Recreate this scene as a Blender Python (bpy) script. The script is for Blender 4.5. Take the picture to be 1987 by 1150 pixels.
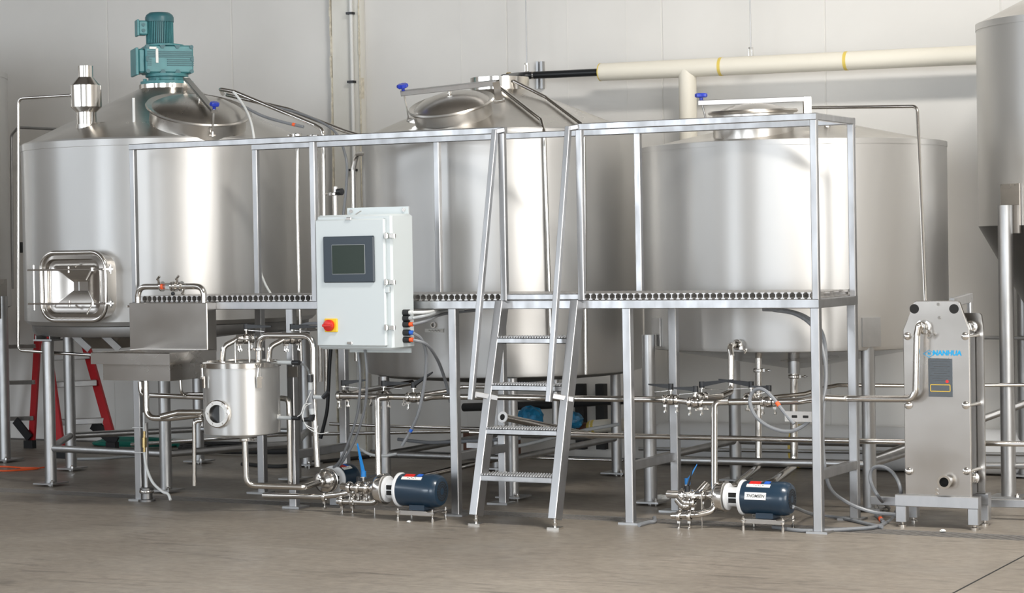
import bpy, math, random
import numpy as np
from mathutils import Vector as V, Matrix
random.seed(7)
sc = bpy.context.scene
for o in list(bpy.data.objects): bpy.data.objects.remove(o)
C = bpy.data.collections.new('scene'); sc.collection.children.link(C)

# ------------------------------------------------------------------ camera
FPX, CAM = 4240.0, V((8.60375, -11.19270, 1.57680))
CR = V((0.885518, 0.464291, -0.0170878)); CU = V((0.0067855, 0.0238511, 0.9996925)); CF = V((-0.4645555, 0.8853616, -0.0179701))
SY = -20.4
cam = bpy.data.cameras.new('camera'); co = bpy.data.objects.new('camera', cam); C.objects.link(co)
cam.sensor_width = 36; cam.lens = FPX/1987*36; cam.shift_y = SY/1987; cam.clip_end = 200; cam.clip_start = .1
co.matrix_world = Matrix(((CR.x, CU.x, -CF.x, CAM.x), (CR.y, CU.y, -CF.y, CAM.y), (CR.z, CU.z, -CF.z, CAM.z), (0, 0, 0, 1)))
sc.camera = co
sc.view_settings.view_transform = 'Standard'; sc.view_settings.look = 'None'
sc.view_settings.gamma = 1; sc.view_settings.use_curve_mapping = False
sc.view_settings.exposure = 0.0
# ------------------------------------------------------------------ light
w = bpy.data.worlds.new('world'); sc.world = w; w.use_nodes = True
bg = w.node_tree.nodes['Background']; bg.inputs[0].default_value = (.75, .86, 1, 1); bg.inputs[1].default_value = 1.0
def area(name, loc, rot, sx, sy, power, col, spread=180):
    l = bpy.data.lights.new(name, 'AREA'); l.shape = 'RECTANGLE'; l.size = sx; l.size_y = sy; l.energy = power; l.color = col
    l.spread = math.radians(spread)
    o = bpy.data.objects.new(name, l); C.objects.link(o); o.location = loc; o.rotation_euler = [math.radians(a) for a in rot]
    return o
# daylight through the roll-up door openings of the hall (all behind or beside the camera), plus an added high strip lamp at left
area('daylight_front_door', (6.2, -17.9, 2.3), (90, 0, 0), 7.6, 4.5, 760, (.88, .94, 1.0))
area('daylight_left_window', (-4.8, -17.9, 2.5), (90, 0, 0), 3.8, 3.6, 480, (.86, .93, 1.0))
area('daylight_side_door', (11.4, -6.6, 2.4), (90, 0, 90), 6.6, 4.6, 620, (1.0, .97, .92))
area('added_left_high_fill', (-6.9, -8.5, 4.3), (90, 0, -90), 11.0, 2.2, 250, (.88, .94, 1.0))  # added strip lamp, out of view, to brighten the tank shells from the left
area('skylight', (6.5, -2.6, 6.85), (0, 0, 0), 2.4, 1.2, 790, (1.0, .96, .90))

# ------------------------------------------------------------------ pixel -> world at a known depth plane
def ray(x, y): return CF + CR*((x-993.5)/FPX) - CU*((y-575-SY)/FPX)
def P(x, y, Y):
    d = ray(x, y); return CAM + d*((Y-CAM.y)/d.y)
def G(x, y, z=0.0):
    d = ray(x, y); return CAM + d*((z-CAM.z)/d.z)
def on_cyl(x, y, cx, cy, R):
    d = ray(x, y); a = d.x**2+d.y**2; ox, oy = CAM.x-cx, CAM.y-cy
    b = ox*d.x+oy*d.y; c = ox*ox+oy*oy-R*R; t = (-b-math.sqrt(max(0, b*b-a*c)))/a
    return CAM + d*t

# ------------------------------------------------------------------ materials
def mat(name, col, metal=0., rough=.5, nscale=0, nstr=.0, bump=0., stretch=(1, 1, 1), aniso=0., rvar=0., col2=None, coat=0.):
    m = bpy.data.materials.new(name); m.use_nodes = True; t = m.node_tree; N, L = t.nodes, t.links
    b = N['Principled BSDF']; b.inputs['Base Color'].default_value = (*col, 1); b.inputs['Metallic'].default_value = metal; b.inputs['Roughness'].default_value = rough
    if coat: b.inputs['Coat Weight'].default_value = coat; b.inputs['Coat Roughness'].default_value = .1
    if aniso:
        b.inputs['Anisotropic'].default_value = aniso; b.inputs['Anisotropic Rotation'].default_value = .25
        tg = N.new('ShaderNodeTangent'); tg.direction_type = 'RADIAL'; tg.axis = 'Z'; L.new(tg.outputs[0], b.inputs['Tangent'])
    if nscale:
        tc = N.new('ShaderNodeTexCoord'); mp = N.new('ShaderNodeMapping'); mp.inputs['Scale'].default_value = stretch
        nz = N.new('ShaderNodeTexNoise'); nz.inputs['Scale'].default_value = nscale; nz.inputs['Detail'].default_value = 5
        L.new(tc.outputs['Object'], mp.inputs[0]); L.new(mp.outputs[0], nz.inputs['Vector'])
        mx = N.new('ShaderNodeMix'); mx.data_type = 'RGBA'
        c2 = col2 or tuple(max(0, c*(1-nstr)) for c in col); c1 = col if col2 else tuple(min(1, c*(1+nstr)) for c in col)
        mx.inputs[6].default_value = (*c1, 1); mx.inputs[7].default_value = (*c2, 1)
        mr = N.new('ShaderNodeMapRange'); mr.inputs[1].default_value = .3; mr.inputs[2].default_value = .7
        L.new(nz.outputs[0], mr.inputs[0]); L.new(mr.outputs[0], mx.inputs[0]); L.new(mx.outputs[2], b.inputs['Base Color'])
        if rvar:
            m2 = N.new('ShaderNodeMapRange'); m2.inputs[1].default_value = .3; m2.inputs[2].default_value = .7
            m2.inputs[3].default_value = max(.02, rough-rvar); m2.inputs[4].default_value = rough+rvar
            L.new(nz.outputs[0], m2.inputs[0]); L.new(m2.outputs[0], b.inputs['Roughness'])
        if bump:
            bp = N.new('ShaderNodeBump'); bp.inputs['Strength'].default_value = 1; bp.inputs['Distance'].default_value = bump
            L.new(nz.outputs[0], bp.inputs['Height']); L.new(bp.outputs[0], b.inputs['Normal'])
    return m
SHELL = mat('brushed_stainless_shell', (.66, .65, .635), 1, .42, 2.2, .04, 0, (1, 1, .25), aniso=.92, rvar=.03)
def streaks(m, dist=.0016, sc=5.0):
    t = m.node_tree; N, L = t.nodes, t.links; tc = N.new('ShaderNodeTexCoord'); mp = N.new('ShaderNodeMapping'); mp.inputs['Scale'].default_value = (1, 1, .03)
    n = N.new('ShaderNodeTexNoise'); n.inputs['Scale'].default_value = sc; n.inputs['Detail'].default_value = 1.5; bp = N.new('ShaderNodeBump'); bp.inputs['Strength'].default_value = 1; bp.inputs['Distance'].default_value = dist
    L.new(tc.outputs['Object'], mp.inputs[0]); L.new(mp.outputs[0], n.inputs['Vector']); L.new(n.outputs[0], bp.inputs['Height']); L.new(bp.outputs[0], N['Principled BSDF'].inputs['Normal'])
streaks(SHELL, .004, 3.5)
def haze(m, f, rough, col):     # brushed steel: sharp directional lobe plus a broad one
    t = m.node_tree; N, L = t.nodes, t.links; g = N.new('ShaderNodeBsdfPrincipled'); g.inputs['Metallic'].default_value = 1; g.inputs['Roughness'].default_value = rough; g.inputs['Base Color'].default_value = (*col, 1)
    mx = N.new('ShaderNodeMixShader'); mx.inputs[0].default_value = f; L.new(N['Principled BSDF'].outputs[0], mx.inputs[1]); L.new(g.outputs[0], mx.inputs[2]); L.new(mx.outputs[0], N['Material Output'].inputs[0])
haze(SHELL, .40, .62, (.74, .735, .72))
CONE = mat('brushed_stainless_cone', (.60, .575, .54), 1, .30, 3, .06, 0, rvar=.05)
TUBE = mat('polished_stainless_tube', (.68, .655, .62), 1, .16)
SQ = mat('square_tube_steel', (.47, .47, .475), 1, .38, 14, .08, 0, (1, 1, .3), rvar=.06)
LEG = mat('satin_pipe_steel', (.47, .47, .47), 1, .42, 9, .10, 0, (1, 1, .4), rvar=.06)
PLATE = mat('brushed_plate_steel', (.49, .462, .43), 1, .25, 2.5, .03, 0, (1, 1, 1.5), rvar=.04)
CHROME = mat('bright_steel_fitting', (.78, .76, .73), 1, .14)
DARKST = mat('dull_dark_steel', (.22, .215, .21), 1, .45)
IRON = mat('flat_steel_bar', (.40, .39, .37), 1, .35)
BLACK = mat('black_plastic', (.012, .013, .015), 0, .38)
RUBBER = mat('black_rubber', (.02, .02, .02), 0, .6)
BLUEKNOB = mat('blue_plastic_knob', (.02, .045, .42), 0, .32)
BLUEH = mat('blue_handle', (.01, .17, .48), 0, .4)
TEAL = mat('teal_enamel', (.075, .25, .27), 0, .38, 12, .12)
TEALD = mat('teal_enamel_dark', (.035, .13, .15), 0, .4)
NAVY = mat('navy_enamel', (.014, .034, .060), 0, .28, coat=.3)
WHITE = mat('white_enamel', (.72, .73, .74), 0, .35)
PANEL = mat('light_grey_enclosure', (.60, .65, .66), 0, .38)
GREY = mat('grey_hose', (.21, .22, .235), 0, .42)
GREYF = mat('light_grey_conduit', (.42, .44, .45), 0, .45)
WTUBE = mat('white_plastic_tube', (.70, .71, .70), 0, .4)
INSUL = mat('cream_pipe_jacket', (.78, .74, .64), 0, .5)
YEL = mat('yellow_tape', (.72, .55, .12), 0, .5)
ORANGE = mat('orange_tape', (.85, .12, .03), 0, .5)
RED = mat('red_plastic', (.62, .02, .015), 0, .35)
REDF = mat('red_fibreglass', (.42, .015, .02), 0, .4)
BLUET = mat('blue_tape', (.02, .12, .55), 0, .5)
YELP = mat('yellow_plastic', (.85, .55, .02), 0, .4)
SCREENF = mat('dark_bezel', (.022, .035, .05), 0, .35)
SCREEN = mat('screen_glass', (.03, .045, .038), 0, .12)
LABEL = mat('white_label', (.80, .80, .77), 0, .5)
INK = mat('dark_ink', (.05, .05, .05), 0, .6)
CYAN = mat('cyan_ink', (.0, .30, .60), 0, .5)
BRASS = mat('brass', (.62, .47, .22), 1, .25)
GREENH = mat('green_hose', (.01, .16, .12), 0, .5)
ORH = mat('orange_cord', (.75, .10, .02), 0, .5)
BROWN = mat('brown_board', (.12, .05, .03), 0, .7)
BLUEWRAP = mat('blue_film_wrap', (.02, .20, .38), 0, .3, 25, .4, .01)
WALLM = mat('painted_wall_panel', (.70, .685, .655), 0, .62, 1.3, .04, 0)
COLM = mat('dirty_foam_column', (.76, .75, .70), 0, .75, 7, .0, .004, (1, 1, .3), col2=(.68, .66, .60))
FOAM = mat('yellowed_foam', (.66, .61, .50), 0, .8, 30, .2, .01)
CEIL = mat('ceiling_deck', (.26, .24, .22), 0, .8)
SIDEW = mat('side_wall_paint', (.62, .60, .57), 0, .8)
DARKADD = mat('added_panel_dark_brown', (.17, .14, .115), 0, .6)  # tone of the added unseen panel that darkens steel reflections
GRATE = mat('grating_steel', (.55, .535, .52), 1, .42, 20, .2)
DRAINM = mat('drain_grate_iron', (.17, .16, .15), .0, .7)
PIT = mat('recess_shade_black', (.012, .012, .012), 0, .9)  # near-black colour puts the shade of trench, slots and holes into the surface
GLASS = mat('sight_glass', (.85, .9, .9), 0, .05); GLASS.node_tree.nodes['Principled BSDF'].inputs['Transmission Weight'].default_value = .9
PVC = mat('white_conduit', (.72, .72, .70), 0, .4)

def floor_mat():
    m = bpy.data.materials.new('stained_concrete'); m.use_nodes = True; t = m.node_tree; N, L = t.nodes, t.links; b = N['Principled BSDF']
    tc = N.new('ShaderNodeTexCoord')
    def noise(sc_, st, det=8, dist=0.):
        mp = N.new('ShaderNodeMapping'); mp.inputs['Scale'].default_value = st; n = N.new('ShaderNodeTexNoise')
        n.inputs['Scale'].default_value = sc_; n.inputs['Detail'].default_value = det; n.inputs['Distortion'].default_value = dist; n.inputs['Roughness'].default_value = .62
        L.new(tc.outputs['Object'], mp.inputs[0]); L.new(mp.outputs[0], n.inputs['Vector']); return n.outputs[0]
    def ramp(s, a, bb, ca, cb):
        r = N.new('ShaderNodeValToRGB'); L.new(s, r.inputs[0]); r.color_ramp.elements[0].position = a; r.color_ramp.elements[1].position = bb
        r.color_ramp.elements[0].color = (*ca, 1); r.color_ramp.elements[1].color = (*cb, 1); return r.outputs[0]
    def mix(f, a, bb, typ='MIX', v=1.0):
        x = N.new('ShaderNodeMix'); x.data_type = 'RGBA'; x.blend_type = typ
        if f is None: x.inputs[0].default_value = v
        else: L.new(f, x.inputs[0])
        L.new(a, x.inputs[6]); L.new(bb, x.inputs[7]); return x.outputs[2]
    base = ramp(noise(.7, (1, 1, 1), 6, .6), .35, .68, (.235, .203, .168), (.31, .275, .232))
    fine = ramp(noise(14, (1, 1.6, 1), 10), .3, .7, (.72, .72, .72), (1.05, 1.05, 1.05))
    sc1 = ramp(noise(2.4, (.45, 2.4, 1), 12, 2.2), .52, .66, (1, 1, 1), (.52, .52, .52))
    sc2 = ramp(noise(.9, (1, 1, 1), 4), .42, .62, (0, 0, 0), (1, 1, 1))
    c = mix(None, base, fine, 'MULTIPLY'); c2 = mix(None, c, sc1, 'MULTIPLY'); L.new(mix(sc2, c, c2), b.inputs['Base Color'])
    r = ramp(noise(1.1, (1, 1, 1), 6), .35, .7, (.36, .36, .36), (.62, .62, .62)); L.new(r, b.inputs['Roughness'])
    bp = N.new('ShaderNodeBump'); bp.inputs['Distance'].default_value = .002; bp.inputs['Strength'].default_value = .5; L.new(noise(40, (1, 1, 1)), bp.inputs['Height']); L.new(bp.outputs[0], b.inputs['Normal'])
    return m
CONC = floor_mat()

# ------------------------------------------------------------------ mesh building
def org(o):
    v = V((0, 0, 0))
    while o: v += o.location; o = o.parent
    return v
class MB:
    def __init__(s, M=None): s.v = []; s.f = []; s.M = M or Matrix()
    def add(s, vs, fs):
        n = len(s.v); s.v += [s.M @ V(p) for p in vs]; s.f += [tuple(i+n for i in f) for f in fs]; return s
    def box(s, c, d, rot=None):
        hx, hy, hz = [q/2 for q in d]; c = V(c)
        vs = [V((x, y, z)) for x in (-hx, hx) for y in (-hy, hy) for z in (-hz, hz)]
        if rot is not None: vs = [rot @ q for q in vs]
        return s.add([c+q for q in vs], [(0, 1, 3, 2), (4, 6, 7, 5), (0, 4, 5, 1), (2, 3, 7, 6), (0, 2, 6, 4), (1, 5, 7, 3)])
    def b2(s, a, b): return s.box([(a[i]+b[i])/2 for i in range(3)], [abs(b[i]-a[i]) for i in range(3)])
    def rbox(s, c, d, r=.006):   # box with bevelled vertical+top edges (chamfer)
        hx, hy, hz = [q/2 for q in d]; vs = []
        for z, q in ((-hz, r), (-hz+r, 0), (hz-r, 0), (hz, r)):
            for x, y in ((-1, -1), (1, -1), (1, 1), (-1, 1)):
                X, Y = hx-q, hy-q
                if x*y > 0: pts = [(x*(X), y*(Y-r)), (x*(X-r), y*Y)]
                else: pts = [(x*(X-r), y*Y), (x*X, y*(Y-r))]
                if (x, y) == (-1, -1): pts = [(-X, -(Y-r)), (-(X-r), -Y)]
                if (x, y) == (1, -1): pts = [(X-r, -Y), (X, -(Y-r))]
                if (x, y) == (1, 1): pts = [(X, Y-r), (X-r, Y)]
                if (x, y) == (-1, 1): pts = [(-(X-r), Y), (-X, Y-r)]
                vs += [V(c)+V((p[0], p[1], z)) for p in pts]
        fs = [tuple(range(7, -1, -1)), tuple(range(24, 32))]
        for k in range(3):
            for i in range(8): j = (i+1) % 8; fs.append((k*8+i, k*8+j, k*8+8+j, k*8+8+i))
        return s.add(vs, fs)
    def bar(s, a, b, w, h, up=(0, 0, 1), ch=.004):   # rectangular tube a->b; w across, h along up
        a, b = V(a), V(b); d = (b-a).normalized(); u = V(up); u = (u-d*u.dot(d)).normalized(); r = d.cross(u)
        W, Hh = w/2, h/2; pr = [(-W+ch, -Hh), (W-ch, -Hh), (W, -Hh+ch), (W, Hh-ch), (W-ch, Hh), (-W+ch, Hh), (-W, Hh-ch), (-W, -Hh+ch)]
        vs = [e+r*x+u*y for e in (a, b) for x, y in pr]; n = 8
        return s.add(vs, [tuple(range(n)), tuple(range(2*n-1, n-1, -1))]+[((i+1) % n, i, n+i, n+(i+1) % n) for i in range(n)])
    def prism(s, pts, a, b, n=None):     # polygon pts (2d) extruded: a = function (x,y)->V front, b offset vector
        f = [a(x, y) for x, y in pts]; bk = [p+V(b) for p in f]; k = len(pts)
        return s.add(f+bk, [tuple(range(k)), tuple(range(2*k-1, k-1, -1))]+[((i+1) % k, i, k+i, k+(i+1) % k) for i in range(k)])
    def lathe(s, prof, c=(0, 0, 0), ax=(0, 0, 1), n=24, cap=True):
        ax = V(ax).normalized(); t = V((1, 0, 0)) if abs(ax.x) < .9 else V((0, 1, 0)); e1 = ax.cross(t).normalized(); e2 = ax.cross(e1); c = V(c); vs = []
        for r, h in prof:
            for i in range(n): a = 2*math.pi*i/n; vs.append(c+ax*h+(e1*math.cos(a)+e2*math.sin(a))*r)
        fs = []
        for k in range(len(prof)-1):
            for i in range(n): j = (i+1) % n; fs.append((k*n+i, k*n+j, (k+1)*n+j, (k+1)*n+i))
        if cap:
            if prof[0][0] > 1e-5: fs.append(tuple(range(n-1, -1, -1)))
            if prof[-1][0] > 1e-5: fs.append(tuple(range((len(prof)-1)*n, len(prof)*n)))
        return s.add(vs, fs)
    def cyl(s, a, b, r, n=16, r2=None):
        a, b = V(a), V(b); return s.lathe([(r, 0), (r if r2 is None else r2, (b-a).length)], a, b-a, n)
    def disc(s, c, ax, R, t, n=24): return s.lathe([(R, -t/2), (R, t/2)], c, ax, n)
    def tube(s, pts, r, bend=.06, n=12, closed=False, seg=6):
        pts = [V(p) for p in pts]; path = []
        N_ = len(pts)
        for i, p in enumerate(pts):
            if not closed and i in (0, N_-1): path.append(p); continue
            a = pts[(i-1) % N_]; b = pts[(i+1) % N_]; d1 = (a-p); d2 = (b-p)
            if d1.length < 1e-6 or d2.length < 1e-6: continue
            ang = d1.angle(d2); 
            if ang > 3.10: path.append(p); continue
            cut = min(bend/math.tan(ang/2), d1.length*.49, d2.length*.49); q1 = p+d1.normalized()*cut; q2 = p+d2.normalized()*cut
            for k in range(seg+1):
                u = k/seg; path.append(q1*(1-u)**2+p*2*u*(1-u)+q2*u*u)
        return s.sweep(path, r, n, closed)
    def curve(s, pts, r, n=8, sub=8):     # catmull-rom soft hose
        pts = [V(p) for p in pts]; q = [pts[0]*2-pts[1]]+pts+[pts[-1]*2-pts[-2]]; path = []
        for i in range(1, len(q)-2):
            for k in range(sub):
                t = k/sub; a, b, c, d = q[i-1:i+3]
                path.append(((b*2)+(c-a)*t+(a*2-b*5+c*4-d)*t*t+(b*3-a-c*3+d)*t**3)*.5)
        path.append(pts[-1]); return s.sweep(path, r, n)
    def sweep(s, path, r, n=12, closed=False):
        p2 = [path[0]]
        for p in path[1:]:
            if (p-p2[-1]).length > 1e-5: p2.append(p)
        path = p2; m = len(path)
        tans = []
        for i in range(m):
            a = path[(i-1) % m] if (closed or i) else path[0]; b = path[(i+1) % m] if (closed or i < m-1) else path[-1]
            tans.append((b-a).normalized())
        u = V((0, 0, 1)) if abs(tans[0].z) < .9 else V((1, 0, 0)); vs = []
        for i in range(m):
            u = (u-tans[i]*u.dot(tans[i])).normalized(); w_ = tans[i].cross(u)
            for k in range(n): a = 2*math.pi*k/n; vs.append(path[i]+(u*math.cos(a)+w_*math.sin(a))*r)
        fs = []
        for i in range(m if closed else m-1):
            j = (i+1) % m
            for k in range(n): l = (k+1) % n; fs.append((i*n+k, i*n+l, j*n+l, j*n+k))
        if not closed: fs += [tuple(range(n-1, -1, -1)), tuple(range((m-1)*n, m*n))]
        return s.add(vs, fs)
    def build(s, name, m, parent=None, smooth=True, ang=35):
        if parent is None:
            xs = [v.x for v in s.v]; ys = [v.y for v in s.v]; zs = [v.z for v in s.v]
            loc = V(((min(xs)+max(xs))/2, (min(ys)+max(ys))/2, min(zs))); o0 = loc
        else: loc = V((0, 0, 0)); o0 = org(parent)
        me = bpy.data.meshes.new(name); me.from_pydata([tuple(v-o0) for v in s.v], [], s.f); me.validate(); me.update()
        if smooth:
            me.polygons.foreach_set('use_smooth', [True]*len(me.polygons)); me.set_sharp_from_angle(angle=math.radians(ang))
        o = bpy.data.objects.new(name, me); C.objects.link(o); o.location = loc
        if m: me.materials.append(m)
        if parent: o.parent = parent
        return o
def tag(o, label=None, cat=None, group=None, kind=None):
    if label: o['label'] = label
    if cat: o['category'] = cat
    if group: o['group'] = group
    if kind: o['kind'] = kind
    return o
def thing(name, label, cat, loc, group=None, kind=None):
    o = bpy.data.objects.new(name, None); o.empty_display_size = .1; C.objects.link(o); o.location = loc
    return tag(o, label, cat, group, kind)
def text(s, size, pos, xdir, up, m, parent, name='lettering', bold=.0, shear=0):
    cu = bpy.data.curves.new('t', 'FONT'); cu.body = s; cu.size = size; cu.align_x = 'CENTER'; cu.align_y = 'CENTER'; cu.extrude = .0004; cu.offset = bold; cu.shear = shear
    ob = bpy.data.objects.new('t', cu); C.objects.link(ob); dg = bpy.context.evaluated_depsgraph_get(); me = bpy.data.meshes.new_from_object(ob.evaluated_get(dg))
    bpy.data.objects.remove(ob)
    x = V(xdir).normalized(); u = V(up); u = (u-x*u.dot(x)).normalized(); z = x.cross(u); M = Matrix(((x.x, u.x, z.x), (x.y, u.y, z.y), (x.z, u.z, z.z)))
    vs = [M @ v.co+V(pos) for v in me.vertices]; fs = [tuple(p.vertices) for p in me.polygons]
    b = MB(); b.add(vs, fs); return b.build(name, m, parent, smooth=False)
def frame(pos, x, z=(0, 0, 1)):
    x = V(x).normalized(); z = V(z); z = (z-x*z.dot(x)).normalized(); y = z.cross(x); p = V(pos)
    return Matrix(((x.x, y.x, z.x, p.x), (x.y, y.y, z.y, p.y), (x.z, y.z, z.z, p.z), (0, 0, 0, 1)))
def clamp(parent, pos, ax, r=.019, down=(0, 0, -1)):
    ax = V(ax).normalized(); R = r+.012
    b = MB(); b.lathe([(r, -.011), (R-.004, -.011), (R, -.006), (R, .006), (R-.004, .011), (r, .011)], pos, ax, 18, cap=False)
    dn = V(down); dn = (dn-ax*dn.dot(ax)).normalized(); sd = ax.cross(dn); p0 = V(pos)+dn*(R+.002)
    b.box(p0, (.018, .018, .018)); o = b.build('clamp', CHROME, parent)
    c = MB(); c.cyl(p0, p0+dn*.034, .0035, 8); q = p0+dn*.03; c.disc(q, dn, .008, .012, 8); c.bar(q-sd*.017+dn*.006, q+sd*.017+dn*.006, .005, .012, dn, .001)
    c.build('wing_nut', CHROME, o); return o
def pipe(label, pts, r=.019, bend=.06, clamps=(), name='steel_pipe', cat='pipe', m=None, group=None, n=14):
    m = m or TUBE
    if not clamps:
        return tag(MB().tube(pts, r, bend, n).build(name, m), label, cat, group)
    t = thing(name, label, cat, V(pts[0]), group); MB().tube(pts, r, bend, n).build('tube', m, t)
    for c in clamps: clamp(t, c[0], c[1], r+.001, c[2] if len(c) > 2 else (0, 0, -1))
    return t
def hose(label, pts, r=.008, m=None, cat='hose', name='hose', bands=()):
    m = m or GREY; pts = [V(p) for p in pts]
    if not bands: return tag(MB().curve(pts, r).build(name, m), label, cat)
    t = thing(name, label, cat, pts[0]); MB().curve(pts, r).build('jacket', m, t)
    for a, b, mm in bands: MB().cyl(a, b, r*1.15, 12).build('tape_band', mm, t)['label'] = 'coloured tape band'
    return t
def valve(label, pos, ax, hdir, up=(0, 0, 1), r=.022, hl=.15, hm=None, name='butterfly_valve', tilt=.25, lever=True):
    t = thing(name, label, 'valve', V(pos)); ax = V(ax).normalized(); up = V(up); up = (up-ax*up.dot(ax)).normalized(); hd = V(hdir).normalized(); p = V(pos)
    MB().lathe([(r*.8, -.022), (r+.010, -.022), (r+.014, -.012), (r+.014, .012), (r+.010, .022), (r*.8, .022)], p, ax, 20).build('body', TUBE, t)
    for s in (-1, 1): clamp(t, p+ax*s*.036, ax, r)
    b = MB(); b.cyl(p+up*(r+.008), p+up*(r+.040), .007, 10); b.disc(p+up*(r+.036), up, .017, .006, 14); b.build('stem', CHROME, t)
    q = p+up*(r+.056); sd = up.cross(hd).normalized(); e = q+hd*hl+up*hl*tilt
    h = MB(); h.cyl(q-up*.017, q+up*.017, .016, 14)
    w0, w1, t0, t1 = .013, .005, .014, .004; a = q+hd*.0
    vs = [a-sd*w0-up*t0, a+sd*w0-up*t0, a+sd*w0+up*t0, a-sd*w0+up*t0, e-sd*w1-up*t1, e+sd*w1-up*t1, e+sd*w1+up*t1, e-sd*w1+up*t1]
    h.add(vs, [(0, 1, 2, 3), (7, 6, 5, 4), (0, 4, 5, 1), (1, 5, 6, 2), (2, 6, 7, 3), (3, 7, 4, 0)]); h.build('handle', hm or BLACK, t)
    if lever: MB().bar(q-up*.022+hd*.01, q-up*.030+hd*hl*.72, .008, .003, up, .0008).build('trigger_lever', CHROME, t)
    return t

# ------------------------------------------------------------------ room
H_ROOM, WY = 7.0, 3.38
XL, XR, YF = -7.0, 11.5, -18.0
fl = thing('floor', None, None, (2, -7, 0), kind='structure')
MB().b2((XL, YF, -.12), (XR, .095, 0)).build('slab', CONC, fl, False)
MB().b2((XL, .300, -.12), (XR, WY, 0)).build('slab', CONC, fl, False)
MB().b2((XL, .095, -.12), (XR, .300, -.09)).build('trench_bottom', PIT, fl, False)
g = MB()
x = -5.0
while x < 7.0:     # slanted slots between bars of the drain grating
    g.prism([(0, 0), (.020, 0), (.020+.09, .19), (.09, .19)], lambda a, b_: V((x+a, .10+b_, -.014)), (0, 0, .012)); x += .046
for yy in (.102, .293): g.b2((-5, yy-.006, -.022), (7, yy+.006, -.001))
tag(g.build('drain_grating', DRAINM, fl, False), kind='stuff')
# saw-cut joint in the slab at right foreground
a0, a1 = G(1850, 1150), G(1987, 1078)
dd = (a1-a0); a2 = a0-dd*.8; a3 = a1+dd*.5
MB().bar(a2+V((0, 0, .0006)), a3+V((0, 0, .0006)), .009, .0012, ch=.0002).build('slab_joint', PIT, fl, False)

wb = thing('wall_back', None, None, (2, WY, 0), kind='structure')
MB().b2((XL, WY+.006, -.12), (XR, WY+.15, H_ROOM)).build('backing', WALLM, wb, False)
xs = [-7.0, -5.3, -4.05, -2.80, -1.55, -.57]
xs2 = [-.30, .95, 2.22, 3.46, 4.70, 5.95, 7.2, 8.45, 9.7, 11.5]
for seq in (xs, xs2):
    for a, b in zip(seq, seq[1:]):
        p_ = MB(); p_.b2((a+.0035, WY, 0), (b-.0035, WY+.03, H_ROOM)); o = p_.build('wall_panel', WALLM, wb, False)
        bv = o.modifiers.new('b', 'BEVEL'); bv.width = .003; bv.segments = 1
# thin raised ribs seen on some panels
for xr in (1.45, .55, 1.93): MB().b2((xr, WY-.002, 0), (xr+.008, WY, H_ROOM)).build('panel_rib', WALLM, wb, False)
wcol = thing('wall_column', 'dirty cream foam-edged column strip on back wall behind control box', 'column', (-.43, WY-.02, 0), kind='structure')
MB().b2((-.565, WY-.055, 0), (-.305, WY+.02, H_ROOM)).build('strip', COLM, wcol, False)
fm = MB(); 
for side, xx in ((0, -.575), (1, -.315)):
    z = 0
    while z < 6:
        h = random.uniform(.05, .22); fm.box((xx+random.uniform(-.004, .004), WY-.04, z+h/2), (random.uniform(.006, .016), .05, h)); z += h
fm.build('foam_edge', FOAM, wcol, False)
wl = thing('wall_left', None, None, (XL, -7, 0), kind='structure')
u_ = MB(); u_.b2((XL-.12, YF, 2.9), (XL, WY, 3.2)); u_.b2((XL-.12, YF, 5.4), (XL, WY, H_ROOM)); u_.b2((XL-.12, YF, 3.2), (XL, -14.0, 5.4)); u_.b2((XL-.12, -3.0, 3.2), (XL, WY, 5.4)); u_.build('upper_wall', SIDEW, wl, False)  # open strip left for the added high lamp
MB().b2((XL-.12, YF, -.12), (XL+.02, WY, 2.9)).build('added_dark_panel', DARKADD, wl, False)  # unseen dark panel added to darken reflections in the flat steel
ce = MB(); ce.b2((XL, YF, H_ROOM), (XR, WY+.1, H_ROOM+.1)); ce.build('ceiling', CEIL, None, False)['kind'] = 'structure'
for k, yj in enumerate((-15, -11, -7, -3, 1)):
    o = MB(); o.b2((XL, yj-.1, H_ROOM-.45), (XR, yj+.1, H_ROOM)); o.build('trim_%d' % (k+1), DARKST, None, False)['kind'] = 'structure'
# right wall with a roll-up door opening
wr = MB(); X0, X1 = XR, XR+.12
wr.b2((X0, YF, -.12), (X1, -10.0, H_ROOM)); wr.b2((X0, -3.2, -.12), (X1, WY, H_ROOM)); wr.b2((X0, -10.0, 4.8), (X1, -3.2, H_ROOM)); wr.build('wall_right', SIDEW, None, False)['kind'] = 'structure'
wf = MB(); Y0, Y1 = YF-.12, YF
for a, b in ((XL, -6.8), (-2.8, 2.3), (10.1, XR)): wf.b2((a, Y0, -.12), (b, Y1, H_ROOM))
wf.b2((2.3, Y0, 4.6), (10.1, Y1, H_ROOM)); wf.b2((-6.8, Y0, 4.35), (-2.8, Y1, H_ROOM)); wf.b2((-6.8, Y0, -.12), (-2.8, Y1, .65))
wf.build('wall_front', SIDEW, None, False)['kind'] = 'structure'
MB().b2((XL, WY-.02, 0), (XR, WY, .012)).build('baseboard_back', DARKST, None, False)['kind'] = 'structure'

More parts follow.
